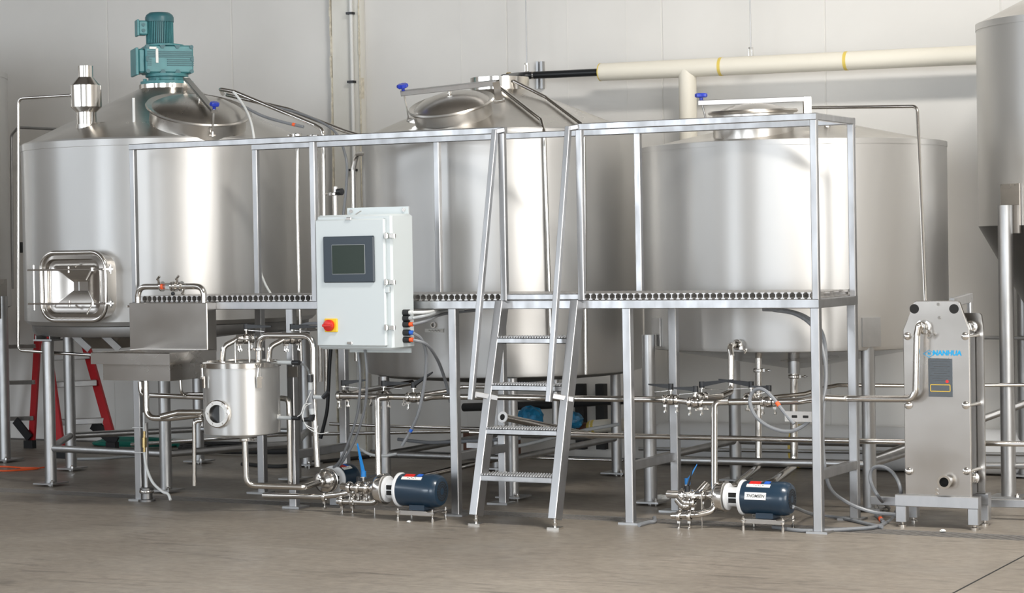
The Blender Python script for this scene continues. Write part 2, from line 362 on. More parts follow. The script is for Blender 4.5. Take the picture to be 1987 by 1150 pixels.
# ------------------------------------------------------------------ tanks
def foot(parent, x, y, s=.17):
    MB().box((x, y, .018), (s, s, .010)).build('foot_plate', LEG, parent, False)
    b = MB(); b.disc((x, y, .006), (0, 0, 1), .03, .012, 12)
    b.cyl((x+s*.34, y-s*.34, 0), (x+s*.34, y-s*.34, .045), .007, 8); b.disc((x+s*.34, y-s*.34, .03), (0, 0, 1), .015, .012, 6); b.build('anchor_bolt', CHROME, parent)
def legs(t, pts, r, ztop, ring=None, ringr=.022, cl=True):
    for x, y in pts:
        l = MB().cyl((x, y, .02), (x, y, ztop), r, 20).build('leg', LEG, t); foot(l, x, y)
    if ring:
        n = len(pts); rr = range(n if cl else n-1)
        for i in rr:
            a, b = pts[i], pts[(i+1) % n]; MB().cyl((*a, ring), (*b, ring), ringr, 14).build('brace', LEG, t)
def hatch(t, c, nrm, R, hc, armdir, knobr=.032, arm='flat', lid_h=.03, arm_h=.06, arml=None, flip=1):
    c = V(c); n = V(nrm).normalized(); ad = V(armdir); ad = (ad-n*ad.dot(n)).normalized(); sd = n.cross(ad)
    MB().lathe([(R*.94, -.10), (R*.94, hc)], c, n, 56, cap=False).build('manway_collar', CONE, t)
    l = MB().lathe([(R*.95, hc-.004), (R+.006, hc), (R+.012, hc+.010), (R+.006, hc+.020), (R*.95, hc+.014), (R*.91, hc+.010), (R*.84, hc+lid_h*.55), (R*.70, hc+lid_h+.002), (R*.45, hc+lid_h+.022), (R*.2, hc+lid_h+.031), (0.0001, hc+lid_h+.033)], c, n, 64, cap=False).build('manway_lid', CONE, t)
    z = hc+arm_h; L = arml or R*1.12
    A = c+n*z-ad*L*flip; B = c+n*(z+(.035 if arm != 'flat' and n.z < .97 else 0))+ad*L
    a = MB(); a.bar(A, B, .046 if arm == 'flat' else .036, .018 if arm == 'flat' else .032, n, .003); ao = a.build('lid_arm', IRON if arm == 'flat' else SQ, t)
    br = MB()
    if arm != 'flat':
        for s in (-1, 1): br.bar(A+sd*s*.020-n*(arm_h+.03)+ad*.0, A+sd*s*.020+n*.012, .004, .045, ad, .001)
        br.box(A-n*(arm_h+.02), (.07, .05, .015), Matrix((ad, sd, n)).transposed()); br.build('hinge_bracket', CHROME, t); br = MB()
    else:
        br.bar(A-n*(arm_h), A+n*.01, .03, .006, ad, .001); br.build('hinge_bracket', CHROME, t); br = MB()
    m = c+n*(z-.012); br.cyl(m-n*.03, m+n*.02, .010, 10); br.bar(m-sd*.02, m+sd*.02, .03, .006, n, .001); br.build('lid_bracket', CHROME, t)
    k = MB(); q = B-ad*.02+n*.012; k.cyl(q, q+n*.022, .011, 12)
    vs = []; NN = 24
    for hh, s in ((.020, .8), (.026, 1), (.040, 1), (.046, .82)):
        for i in range(NN):
            a_ = 2*math.pi*i/NN; rr = knobr*s*(1+.10*math.cos(8*a_)); vs.append(q+n*hh+(ad*math.cos(a_)+sd*math.sin(a_))*rr)
    fs = [tuple(range(NN-1, -1, -1)), tuple(range(3*NN, 4*NN))]
    for j in range(3):
        for i in range(NN): i2 = (i+1) % NN; fs.append((j*NN+i, j*NN+i2, (j+1)*NN+i2, (j+1)*NN+i))
    k.add(vs, fs); o = k.build('hand_knob', BLUEKNOB, t); o['label'] = 'blue lobed plastic hand knob'
    s_ = MB(); q2 = q-n*.02; s_.cyl(q, c+n*(hc-.045)+ad*(R+.02), .006, 8); s_.cyl(c+n*(hc-.05)+ad*(R+.02)-sd*.022, c+n*(hc-.05)+ad*(R+.02)+sd*.022, .007, 8)
    s_.bar(c+n*(hc-.06)+ad*R*.93, c+n*(hc-.04)+ad*(R+.03), .008, .03, n, .001); s_.build('swing_bolt', CHROME, t)

def rib_box(mb, c, R, a0, n=6): pass

# --- tank 1: mash tun
T1 = (-.688, 1.34, 1.015); Z1B, Z1T = 1.093, 2.333
t1 = thing('mash_tank', 'large stainless mash tank with teal gearmotor on its cone and rectangular side manway', 'tank', (T1[0], T1[1], 0))
MB().lathe([(T1[2]-.03, Z1B+.002), (T1[2], Z1B+.03), (T1[2], Z1T-.045), (T1[2]+.004, Z1T-.043), (T1[2]+.004, Z1T), (T1[2]-.012, Z1T+.012)], (T1[0], T1[1], 0), (0, 0, 1), 128, cap=False).build('shell', SHELL, t1)
ZN1 = 2.726
MB().lathe([(T1[2]-.010, Z1T+.006), (.20, ZN1), (.0001, ZN1)], (T1[0], T1[1], 0), (0, 0, 1), 128, cap=False).build('top_cone', CONE, t1)
MB().lathe([(T1[2]-.09, Z1B-.075), (T1[2]-.07, Z1B-.07), (T1[2]-.055, Z1B-.045), (T1[2]-.05, Z1B-.005), (T1[2]-.03, Z1B+.004), (.02, Z1B+.004)], (T1[0], T1[1], 0), (0, 0, 1), 96, cap=False).build('base_ring', LEG, t1)
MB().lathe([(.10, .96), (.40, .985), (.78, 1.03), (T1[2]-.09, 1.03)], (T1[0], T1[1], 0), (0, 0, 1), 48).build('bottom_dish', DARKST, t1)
L1 = [(-1.13, .53), (-1.67, 1.41), (-1.07, 2.16), (-.14, 2.2), (.33, 1.34), (-.10, .45)]
legs(t1, L1, .040, .985, P(110, 870, .53).z, .024)
for (x, y) in L1:    # saddle brackets joining leg to ring
    b = MB(); b.box((x, y, .995), (.16, .12, .012)); d = V((x-T1[0], y-T1[1], 0)).normalized()
    for s in (-1, 1): b.box((x+s*.06, y, 1.01), (.008, .11, .035))
    b.build('saddle', LEG, t1, False)
# grain-out hopper plates under the front
for xa, xb in ((142, 178), (200, 236)):
    a, b = P(xa, 648, .62), P(xb-4, 678, .66); MB().bar(a, b, .05, .010, (0, 1, 0), .001).build('gusset', LEG, t1)
hp = MB(); a = P(150, 652, .70); b = P(232, 652, .70); c_ = P(220, 676, .75); d_ = P(160, 676, .75)
hp.prism([(0, 0), (1, 0), (2, 0), (3, 0)], lambda q, _: (a, b, c_, d_)[int(q)], (0, .35, 0)); hp.build('discharge_chute', PLATE, t1, False)
# weld seam near the right edge
sx = on_cyl(577, 400, *T1); MB().bar((sx.x, sx.y-.002, Z1B+.03), (sx.x, sx.y-.002, Z1T-.05), .004, .010, (0, 1, 0), .001).build('weld_seam', LEG, t1)
ch = V((.596, -.803, 0)); cl_n = math.atan((ZN1-Z1T)/(T1[2]-.2))
def cone_pt(px, py, T, zt, zn, rn):   # pixel onto a tank cone, marching along the ray
    d = ray(px, py).normalized(); t = 10.0; k = (zn-zt)/(T[2]-rn)
    for i in range(9000):
        p = CAM+d*t; rho = math.hypot(p.x-T[0], p.y-T[1])
        if rho < T[2] and p.z <= zt+(T[2]-rho)*k: return p
        t += .001
    return P(px, py, T[1])
def cone_nrm(p, T, zt, zn, rn):
    k = (zn-zt)/(T[2]-rn); d = V((p.x-T[0], p.y-T[1], 0)).normalized(); return (d*k+V((0, 0, 1))).normalized()
# round manway on cone
hc1 = cone_pt(384, 232, T1, Z1T, ZN1, .2); n1 = cone_nrm(hc1, T1, Z1T, ZN1, .2); n1 = (n1+V((0, 0, .22))).normalized()
hd1 = V((n1.x, n1.y, 0)).normalized()
tc_ = (CAM-hc1); tc_.z = 0; tc_.normalize()
hatch(t1, hc1, n1, .345, .060, tc_+V((.26, .135, 0)), .030, arm='flat', lid_h=.045, arm_h=.115, arml=.375)
# rectangular side manway
mc = on_cyl(157, 555, *T1); MX, MZ = mc.x, mc.z; MW, MH = .275, .232; yf = mc.y-.055
yf = mc.y-.075
def rr(w, h, r, n=6):
    o = []
    for cx, cy, a0 in ((w-r, h-r, 0), (-w+r, h-r, 90), (-w+r, -h+r, 180), (w-r, -h+r, 270)):
        for k in range(n+1): a = math.radians(a0+90*k/n); o.append((cx+r*math.cos(a), cy+r*math.sin(a)))
    return o
def loop3(w, h, r, y, n=6): return [V((MX+x, y, MZ+z)) for x, z in rr(w, h, r, n)]
def band(mb, loops, close_last=False):
    n = len(loops[0]); vs = [p for l in loops for p in l]; fs = []
    for k in range(len(loops)-1):
        for i in range(n): j = (i+1) % n; fs.append((k*n+i, (k+1)*n+i, (k+1)*n+j, k*n+j))
    if close_last: fs.append(tuple(range((len(loops)-1)*n, len(loops)*n)))
    return mb.add(vs, fs)
mn = MB(); band(mn, [loop3(MW-.012, MH-.012, .11, mc.y+.30), loop3(MW-.012, MH-.012, .11, yf+.01), loop3(MW-.035, MH-.035, .09, yf+.01)]); md = mn.build('side_manway_neck', TUBE, t1)
MB().sweep(loop3(MW-.008, MH-.008, .11, yf, 8), .016, 12, True).build('side_manway_rim', TUBE, t1)
dr = MB(); band(dr, [loop3(MW-.02, MH-.02, .10, yf), loop3(MW-.05, MH-.05, .07, yf-.012), loop3(MW-.06, MH-.06, .06, yf+.012), loop3(MW-.10, MH-.10, .012, yf+.014), loop3(MW-.215, .03, .004, yf+.075)], True)
do = dr.build('side_manway_door', PLATE, t1, ang=25)
for s in (-1, 1):
    z = MZ+s*.112; b = MB(); b.bar((MX-MW-.06, yf-.05, z), (MX+MW+.02, yf-.05, z), .012, .030, (0, 1, 0), .002); o = b.build('clamp_bar', TUBE, t1)
    b = MB(); b.cyl((MX, yf-.05, z+.02), (MX, yf-.05, z-.02), .008, 10); b.cyl((MX-.02, yf-.045, z), (MX-.02, yf, z), .006, 8); b.build('bar_bolt', CHROME, o)
    b = MB()
    for q in (0, .022): b.disc((MX+MW+.055, yf-.03, z+q-.011), (0, 0, 1), .016, .010, 14)
    b.cyl((MX+MW+.055, yf-.03, z-.03), (MX+MW+.055, yf-.03, z+.03), .006, 10); b.bar((MX+MW-.04, yf-.045, z), (MX+MW+.07, yf-.02, z), .01, .02, (0, 1, 0), .001); b.build('hinge_knuckle', CHROME, o)
    b = MB(); b.cyl((MX+MW-.075, yf-.06, z), (MX+MW-.09, yf-.10, z-.07), .006, 10); b.disc((MX+MW-.072, yf-.055, z), (0, 0, 1), .016, .022, 12); b.build('latch_handle', CHROME, o)
MB().cyl((MX-MW-.035, yf-.03, MZ-.155), (MX-MW-.035, yf-.03, MZ+.145), .007, 10).build('hinge_rod', CHROME, t1)
MB().cyl((MX+MW-.02, yf-.045, MZ-.11), (MX+MW-.02, yf-.045, MZ+.11), .007, 10).build('hinge_rod', CHROME, t1)
vg = MB(); vg.cyl((MX-.23, yf+.0, MZ-.11), (MX-.23, yf, MZ+.11), .02, 12); vg.build('door_grip', TUBE, t1)
# vent stack
vp = cone_pt(172, 240, T1, Z1T, ZN1, .2); vz = vp.z
st = P(167, 180, vp.y); k = 1/275
vx = st.x
def zpx(px, py, Y): return P(px, py, Y).z
zA, zB, zC, zD, zE, zF = [zpx(167, q, vp.y) for q in (128, 150, 166, 208, 218, 250)]
MB().lathe([(.050, zA), (.050, zB), (.054, zB), (.104, zC), (.104, zD), (.066, zE), (.066, zF)], (vx, vp.y, 0), (0, 0, 1), 40).build('vent_stack', TUBE, t1)
MB().tube([(vx, vp.y, zF+.03), (vx, vp.y, zF-.03), (vx+.22, vp.y+.05, zF-.02)], .07, .05, 28).build('vent_elbow', CONE, t1)
# small rod on the cone, clear riser
a = cone_pt(260, 236, T1, Z1T, ZN1, .2); MB().cyl(a-V((0, 0, .01)), (a.x, a.y, P(258, 190, a.y).z), .010, 10).build('level_rod', WTUBE, t1)
MB().cyl((T1[0], T1[1], ZN1-.03), (T1[0], T1[1], ZN1+.03), .195, 36).build('top_flange', TUBE, t1)

# --- gearmotor
ZG = ZN1+.03
gm = thing('gearmotor', 'teal gearbox with upright electric motor on top of the left tank', 'motor', (T1[0], T1[1], ZG))
fa = math.radians(47); FX = V((math.cos(fa), math.sin(fa), 0)); FN = V((math.sin(fa), -math.cos(fa), 0)); MG = Matrix(((FX.x, -FN.x, 0, T1[0]), (FX.y, -FN.y, 0, T1[1]), (0, 0, 1, ZG), (0, 0, 0, 1)))
# local: x right, y back, z up
b = MB(MG); b.lathe([(.185, 0), (.185, .022), (.15, .026), (.13, .03), (.13, .05), (.15, .055), (.15, .075)], (0, 0, 0), (0, 0, 1), 40)
for i in range(8): a_ = math.pi*i/4+.2; b.disc((.165*math.cos(a_), .165*math.sin(a_), .03), (0, 0, 1), .014, .016, 6)
b.build('mounting_flange', TEAL, gm)
gz0, gh, gw, gd = .075, .195, .335, .24
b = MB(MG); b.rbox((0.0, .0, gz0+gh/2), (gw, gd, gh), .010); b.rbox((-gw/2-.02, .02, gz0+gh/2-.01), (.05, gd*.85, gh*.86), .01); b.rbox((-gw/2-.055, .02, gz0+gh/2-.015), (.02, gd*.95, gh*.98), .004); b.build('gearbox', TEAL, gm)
b = MB(MG); y_ = -gd/2-.003
for i in range(4): b.box((.0, y_, gz0+gh-.045-i*.0125), (gw-.02, .008, .006))
for i in range(4): b.box((.075, y_, gz0+gh-.100-i*.0135), (gw*.56, .008, .006))
for i in range(4): b.box((-gw/2+.025, y_, gz0+gh-.100-i*.0135), (.03, .008, .006))
for xx, zz, s in [(-.05, gh, -1), (.055, gh, -1), (-.05, 0, 1), (.055, 0, 1)]:
    b.prism([(-.022, 0), (.022, 0), (.008, s*.024), (-.008, s*.024)], lambda u, v_: V((xx+u, y_-.006, gz0+zz+v_)), (0, .01, 0))
for sx_ in (-1, 1):
    for zz in (.012, gh-.012): b.disc((sx_*(gw/2-.014), y_, gz0+zz), (0, 1, 0), .014, .012, 12)
    b.prism([(0, -.02), (0, .02), (-sx_*.022, .006), (-sx_*.022, -.006)], lambda u, v_: V((sx_*gw/2+u, y_-.006, gz0+gh/2+v_)), (0, .01, 0))
b.build('cooling_rib', TEALD, gm, False)
lb = MB(MG); lb.box((-.118, y_-.004, gz0+gh-.022), (.05, .004, .015)); lb.box((-.09, y_-.004, gz0+gh-.075), (.018, .004, .10)); o = lb.build('paper_label', LABEL, gm, False); o['label'] = 'white paper strip label'
mz = gz0+gh; mx_ = -.045
b = MB(MG); b.lathe([(.135, 0), (.135, .010), (.10, .016)], (mx_+.03, 0, mz), (0, 0, 1), 36); b.build('motor_flange', TEAL, gm)
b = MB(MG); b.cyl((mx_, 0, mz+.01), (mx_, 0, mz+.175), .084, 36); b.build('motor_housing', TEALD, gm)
b = MB(MG)
for i in range(44):
    a_ = 2*math.pi*i/44
    b.box((mx_+.09*math.cos(a_), .09*math.sin(a_), mz+.095), (.012, .0035, .155), Matrix.Rotation(a_, 3, 'Z'))
tag(b.build('cooling_fins', TEAL, gm, False), kind='stuff')
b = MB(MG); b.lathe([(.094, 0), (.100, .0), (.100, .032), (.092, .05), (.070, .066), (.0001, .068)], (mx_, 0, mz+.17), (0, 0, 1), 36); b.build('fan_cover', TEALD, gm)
b = MB(MG); b.rbox((mx_-.125, -.01, mz+.125), (.065, .10, .10), .008); b.rbox((mx_-.16, -.01, mz+.125), (.016, .11, .115), .004); b.build('terminal_box', TEAL, gm)
b = MB(MG)
for z_ in (.105, .145): b.disc((mx_-.125, -.062, mz+z_), (0, 1, 0), .012, .008, 14)
b.build('cable_plug', TEALD, gm)

# --- tank 2: kettle
T2 = (1.794, 1.66, .924); Z2B, Z2T, ZN2 = .757, 2.312, 2.613
t2 = thing('brew_kettle', 'middle stainless tank with steep cone, tilted round manway and open top neck', 'tank', (T2[0], T2[1], 0))
MB().lathe([(T2[2]-.03, Z2B), (T2[2]-.008, Z2B+.006), (T2[2], Z2B+.03), (T2[2], Z2T-.02), (T2[2]+.003, Z2T-.02), (T2[2]+.003, Z2T), (T2[2]-.012, Z2T+.010)], (T2[0], T2[1], 0), (0, 0, 1), 128, cap=False).build('shell', SHELL, t2)
MB().lathe([(T2[2]-.010, Z2T+.004), (.196, ZN2)], (T2[0], T2[1], 0), (0, 0, 1), 128, cap=False).build('top_cone', CONE, t2)
MB().lathe([(.196, ZN2-.02), (.196, ZN2+.085), (.188, ZN2+.085), (.188, ZN2-.02)], (T2[0], T2[1], 0), (0, 0, 1), 56, cap=False).build('top_neck', TUBE, t2)
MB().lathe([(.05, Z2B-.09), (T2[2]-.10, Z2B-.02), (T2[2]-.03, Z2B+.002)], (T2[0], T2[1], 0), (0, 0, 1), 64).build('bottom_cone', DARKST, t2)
L2 = [(1.33, .87), (2.26, .87), (2.27, 2.38), (1.33, 2.40)]
legs(t2, L2, .036, Z2B+.0, P(840, 884, .87).z, .022)
hc2 = cone_pt(880, 224, T2, Z2T, ZN2, .196); n2 = cone_nrm(hc2, T2, Z2T, ZN2, .196); n2 = (n2+V((0, 0, .12))).normalized()
hatch(t2, hc2, n2, .268, .065, V((-.80, -.42, 0)), .034, arm='square', lid_h=.045, arm_h=.100, arml=.305)
# --- tank 3
T3 = (3.855, 1.64, .937); Z3B, Z3T, ZN3 = .935, 2.172, 2.345
t3 = thing('hot_liquor_tank', 'right stainless tank with shallow cone lid standing behind the walkway end', 'tank', (T3[0], T3[1], 0))
MB().lathe([(T3[2]-.03, Z3B), (T3[2]-.008, Z3B+.006), (T3[2], Z3B+.03), (T3[2], Z3T-.03), (T3[2]+.003, Z3T-.03), (T3[2]+.003, Z3T), (T3[2]-.012, Z3T+.004)], (T3[0], T3[1], 0), (0, 0, 1), 128, cap=False).build('shell', SHELL, t3)
MB().lathe([(T3[2]-.008, Z3T-.004), (.12, ZN3), (.0001, ZN3+.005)], (T3[0], T3[1], 0), (0, 0, 1), 128, cap=False).build('top_cone', CONE, t3)
MB().lathe([(.06, Z3B-.14), (T3[2]-.03, Z3B+.002)], (T3[0], T3[1], 0), (0, 0, 1), 64).build('bottom_cone', PLATE, t3)
L3 = [(3.18, .91), (4.52, 1.04), (4.50, 2.35), (3.20, 2.24)]
rz = P(1450, 895, .97).z
for x, y in L3:
    l = MB().cyl((x, y, .02), (x, y, 1.03), .040, 20).build('leg', LEG, t3); foot(l, x, y)
    d = V((x-T3[0], y-T3[1], 0)).normalized(); q = V((T3[0], T3[1], 0))+d*(T3[2]+.004); rt = Matrix((d, V((-d.y, d.x, 0)), V((0, 0, 1)))).transposed()
    MB().box((q.x, q.y, 1.045), (.008, .12, .17), rt).build('leg_pad', LEG, l, False)
for i in range(4): MB().cyl((*L3[i], rz), (*L3[(i+1) % 4], rz), .024, 14).build('brace', LEG, t3)
hc3 = V((3.83, 1.04, 2.215)); n3 = cone_nrm(hc3, T3, Z3T, ZN3, .12); n3 = (n3+V((0, 0, 4.0))).normalized()
hatch(t3, hc3, n3, .256, .13, V((-.88, -.46, 0)), .034, arm='square', lid_h=.03, arm_h=.075, arml=.325)
MB().cyl((T3[0]+.35, T3[1]-.35, Z3T+.06), (T3[0]+.35, T3[1]-.35, Z3T+.12), .02, 14).build('top_port', TUBE, t3)

# --- fermenters at frame edges
def fermenter(name, label, cx, cy, R, zt, zb, zc, rise, leg_pts, ltop, rl=.045):
    t = thing(name, label, 'tank', (cx, cy, 0))
    MB().lathe([(R, zb), (R, zt-.04), (R+.004, zt-.04), (R+.004, zt)], (cx, cy, 0), (0, 0, 1), 128, cap=False).build('shell', SHELL, t)
    MB().lathe([(R, zt), (R*.5, zt+rise*.62), (.12, zt+rise), (.0001, zt+rise)], (cx, cy, 0), (0, 0, 1), 96, cap=False).build('top_cone', CONE, t)
    MB().lathe([(.05, zc), (R, zb)], (cx, cy, 0), (0, 0, 1), 96).build('bottom_cone', DARKST, t)  # darker steel puts the dark floor reflection into the cone's colour
    for x, y in leg_pts:
        l = MB().cyl((x, y, .02), (x, y, ltop), rl, 22).build('leg', LEG, t); foot(l, x, y, .2)
        d = V((x-cx, y-cy, 0)).normalized(); q = V((cx, cy, 0))+d*(R+.006); rt = Matrix((d, V((-d.y, d.x, 0)), V((0, 0, 1)))).transposed()
        MB().box((q.x, q.y, ltop-.02), (.012, .16, .30), rt).build('leg_pad', PLATE, l, False)
    return t
FR = (5.541, 2.55, .75)
zft = P(1930, 33, 1.9).z; zfb = P(1935, 437, 1.6).z
lz = P(1952, 398, 1.87).z
fr = fermenter('fermenter', 'tall grey steel fermenter cut by the right edge of the photo', FR[0], FR[1], FR[2], zft, zfb, zfb-1.25, .30, [(5.117, 1.871), (4.9, 3.1), (6.2, 2.1), (6.1, 3.15)], lz)
FLx = -3.56
zlt = P(10, 128, 1.5).z; zlb = P(10, 597, 1.5).z
fermenter('fermenter', 'tall steel fermenter cut by the left edge of the photo', FLx, 1.47, 1.0, zlt, zlb, zlb-.5, .30, [(-2.61, 1.78), (-4.1, 2.4), (-4.4, .9)], zlb+.08)

# ------------------------------------------------------------------ work platform
W, ZD, HT = .6526, 1.2664, 2.27
wp = thing('work_platform', 'long raised steel walkway with square tube railing in front of the tanks', 'platform', (2.3, .3, 0))
LX = [P(262, 960, 0).x, P(560, 940, 0).x, P(875, 960, 0).x, P(1212, 960, 0).x, 4.595-.05]
for i, x in enumerate(LX):
    l = MB().bar((x+.025, .025, .012), (x+.025, .025, ZD-.05), .05, .05, (0, 1, 0)).build('leg', SQ, wp); MB().box((x+.03, .03, .006), (.12, .12, .012)).build('foot_plate', LEG, l, False)
RX = [P(499, 900, W-.05).x, P(659, 870, W-.05).x, P(966, 900, W-.05).x, P(1300, 900, W-.05).x, 4.595-.05]
for x in RX:
    l = MB().bar((x+.025, W-.025, .012), (x+.025, W-.025, ZD-.05), .05, .05, (0, 1, 0)).build('leg', SQ, wp); MB().box((x+.01, W-.03, .006), (.14, .12, .012)).build('foot_plate', LEG, l, False)
zb_ = ZD-.025; x0p = -.0; x1p = 4.595
MB().bar((x0p, .025, zb_), (x1p, .025, zb_), .05, .05).build('front_beam', SQ, wp)
MB().bar((RX[0], W-.025, zb_), (x1p, W-.025, zb_), .05, .05).build('rear_beam', SQ, wp)
MB().bar((x1p-.025, .05, zb_), (x1p-.025, W-.05, zb_), .05, .05).build('end_beam', SQ, wp)
MB().bar((x0p+.02, .05, zb_), (x0p+.02, .42, zb_), .04, .05).build('end_beam', SQ, wp)
MB().bar((x0p+.02, .42, zb_), (RX[0]+.02, W-.03, zb_), .04, .05).build('rear_beam', SQ, wp)
for i in (1, 2, 3): MB().bar((LX[i]+.025, .05, zb_), (LX[i]+.025, W-.05, zb_), .05, .05).build('cross_beam', SQ, wp)
for i, (fx, fy, rx, ry) in enumerate(((580, 880, 659, 868), (893, 886, 968, 868), (1238, 902, 1300, 888), (1600, 920, 1652, 903))):
    a, b = P(fx, fy, .05), P(rx, ry, W-.05); z = (a.z+b.z)/2
    MB().bar((LX[i+1]+.025, .05, z), (LX[i+1]+.025, W-.05, z), .05, .05).build('cross_brace', SQ, wp)
# I-section grating bars, ends visible along the front
def ibar(L_):
    b = MB(); h = .036; pr = [(-.011, 0), (.011, 0), (.011, .004), (.003, .009), (.003, h-.009), (.011, h-.004), (.011, h), (-.011, h), (-.011, h-.004), (-.003, h-.009), (-.003, .009), (-.011, .004)]
    b.prism(pr, lambda u, v_: V((u, 0, v_)), (0, L_, 0)); return b
meshes = {}
x = .075; first = True
gap = (P(982, 580, 0).x, P(1122, 580, 0).x)
while x < 4.57:
    L_ = W-.012 if x > .5 else round(.42+(x/.52)*(.2)-.0, 2)
    y0 = .004 if not (gap[0] < x < gap[1]) else .03
    key = (round(L_-y0, 2))
    if key not in meshes:
        o = ibar(key).build('grating_bar', GRATE, wp, False); o.data.transform(Matrix.Translation(org(wp))); meshes[key] = o.data; o.location = V((x, y0, ZD+.001))-org(wp)
    else:
        o = bpy.data.objects.new('grating_bar', meshes[key]); C.objects.link(o); o.parent = wp; o.location = V((x, y0, ZD+.001))-org(wp)
    x += .0385
cr = MB()
for yy in (.08, .23, .38, .53, .63): cr.cyl((.06 if yy < .4 else .5, yy, ZD+.029), (4.58, yy, ZD+.029), .006, 6)
cr.build('cross_rod', GRATE, wp)
MB().bar((gap[0], .012, ZD+.019), (gap[1]-.0, .012, ZD+.019), .018, .034).build('step_nosing', SQ, wp)
# railing
s = .038; ZR = HT-s/2
def post(px, Y, yb=480, right=False):
    X = P(px, yb, Y).x+(0 if right else s/2)
    return MB().bar((X, Y+s/2, ZD), (X, Y+s/2, HT-s), s, s, (0, 1, 0)).build('rail_post', SQ, wp)
xa = P(253, 450, 0).x
post(253, 0, 450); post(602, 0, 450); post(969, 0, 450); post(1119, 0, 450)
MB().bar((x1p-s/2, s/2, ZD), (x1p-s/2, s/2, HT-s), s, s, (0, 1, 0)).build('rail_post', SQ, wp)
YR_ = W-s
for px in (491, 843, 1232): post(px, YR_, 450)
MB().bar((x1p-s/2, W-s/2, ZD), (x1p-s/2, W-s/2, HT-s), s, s, (0, 1, 0)).build('rail_post', SQ, wp)
gl, gr = P(975, 260, 0).x, P(1122, 260, 0).x
MB().bar((xa, s/2, ZR), (gl+.012, s/2, ZR), s, s).build('top_rail', SQ, wp)
MB().bar((gr-.012, s/2, ZR), (x1p, s/2, ZR), s, s).build('top_rail', SQ, wp)
xr0 = P(491, 450, YR_).x
MB().bar((xr0, W-s/2, ZR), (x1p, W-s/2, ZR), s, s).build('top_rail', SQ, wp)
MB().bar((x1p-s/2, s, ZR), (x1p-s/2, W-s, ZR), s, s).build('top_rail', SQ, wp)
for zz in (285, 420, 575):   # zip ties
    pass

# ------------------------------------------------------------------ ladder
ld = thing('step_ladder', 'steep fixed steel ladder with serrated treads leading up to the walkway', 'ladder', (2.9, -.2, 0))
LB, RB = G(926, 1008), G(1080, 1012)
yb = -.33
lt = P(974, 583, -.028); rt_ = P(1120, 583, -.028)
lb_ = P(924, 1006, yb); rb_ = P(1077, 1016, yb)
for a, b in ((lt, lb_), (rt_, rb_)):
    a = a.copy(); b = b.copy(); a.z = ZD-.01; b.z = .055
    st_ = MB().bar(a, b, .048, .09, (0, 1, 0), .003).build('stringer', SQ, ld)
    f_ = MB(); f_.cyl((b.x, b.y, .0), (b.x, b.y, .06), .009, 10); f_.box((b.x-.0, b.y, .006), (.075, .06, .012)); f_.disc((b.x, b.y, .03), (0, 0, 1), .014, .012, 6); f_.build('levelling_foot', CHROME, st_)
def sp(side, z):
    a, b = (lt, lb_) if side == 0 else (rt_, rb_); t = (ZD-.01-z)/(ZD-.01-.055); return V((a.x+(b.x-a.x)*t, a.y+(b.y-a.y)*t, z))
for py in (660, 752, 838, 929):
    z = P(1030, py, -.1).z
    for _ in range(3): z = P(1030, py, sp(0, z).y-.03).z
    a, b = sp(0, z), sp(1, z); a.x += .024; b.x -= .024; y0 = a.y-.045
    tr = MB(); tr.b2((a.x, y0, z-.018), (b.x, y0+.004, z+.014)); tr.b2((a.x, y0, z-.018), (b.x, y0+.02, z-.014)); tr.b2((a.x, y0, z+.010), (b.x, y0+.14, z+.014)); tr.b2((a.x, y0+.136, z-.018), (b.x, y0+.14, z+.014)); o = tr.build('tread', SQ, ld, False)
    te = MB(); n_ = 26
    for i in range(n_):
        xx = a.x+(b.x-a.x)*(i+.5)/n_
        for yy in (.003, .045, .09, .134): te.box((xx, y0+yy, z+.018), (.009, .006, .009), Matrix.Rotation(.5, 3, 'Y'))
    tag(te.build('serration', GRATE, o, False), kind='stuff')
for (tx, ty, bx, by, ex, ey) in ((961, 246, 914, 775, 945, 770), (1103, 240, 1065, 779, 1092, 773)):
    a = P(tx, ty+6, -.02); b = P(bx, by, -.26); hr = MB().bar(a, b, .030, .036, (0, 1, 0), .003).build('handrail', SQ, ld)
    m0 = b+(a-b)*.02; e = P(ex+12, ey+3, -.22); MB().bar(m0+V((.012, .02, 0)), (e.x, e.y+.05, e.z), .028, .030, ch=.003).build('standoff', SQ, hr)
    MB().bar(a+V((0, 0, -.01)), a+V((.05, .02, 0)), .02, .028, ch=.003).build('standoff', SQ, hr)

# ------------------------------------------------------------------ control panel
A = P(612, 418, -.30); B = P(762, 674, -.30); PX0, PX1, PZ1, PZ0 = A.x, B.x, A.z, B.z+.0
PZ0 = P(690, 678, -.30).z; PZ1 = P(690, 416, -.30).z
cb = thing('control_box', 'light grey electrical control cabinet with dark touchscreen and red rotary switch', 'control panel', ((PX0+PX1)/2, -.15, PZ0))
MB().rbox(((PX0+PX1)/2, -.165, (PZ0+PZ1)/2), (PX1-PX0, .25, PZ1-PZ0), .012).build('enclosure', PANEL, cb)
DX1 = P(749, 500, -.30).x
dz0, dz1 = PZ0+.018, PZ1-.025
dr = MB().rbox(((PX0+DX1)/2, -.300, (dz0+dz1)/2), (DX1-PX0-.004, .026, dz1-dz0), .008).build('door', PANEL, cb)
def face(x0, y0, x1, y1, Y): a, b = P(x0, y0, Y), P(x1, y1, Y); return a.x, b.x, b.z, a.z
x0, x1, z0, z1 = face(627, 458, 727, 548, -.32); z1 = P(677, 458, -.32).z; z0 = P(677, 548, -.32).z
bz = MB().rbox(((x0+x1)/2, -.318, (z0+z1)/2), (x1-x0, .018, z1-z0), .006).build('touchscreen', SCREENF, dr)
sx0, sx1 = P(644, 500, -.33).x, P(707, 500, -.33).x; sz1, sz0 = P(675, 475, -.33).z, P(675, 531, -.33).z
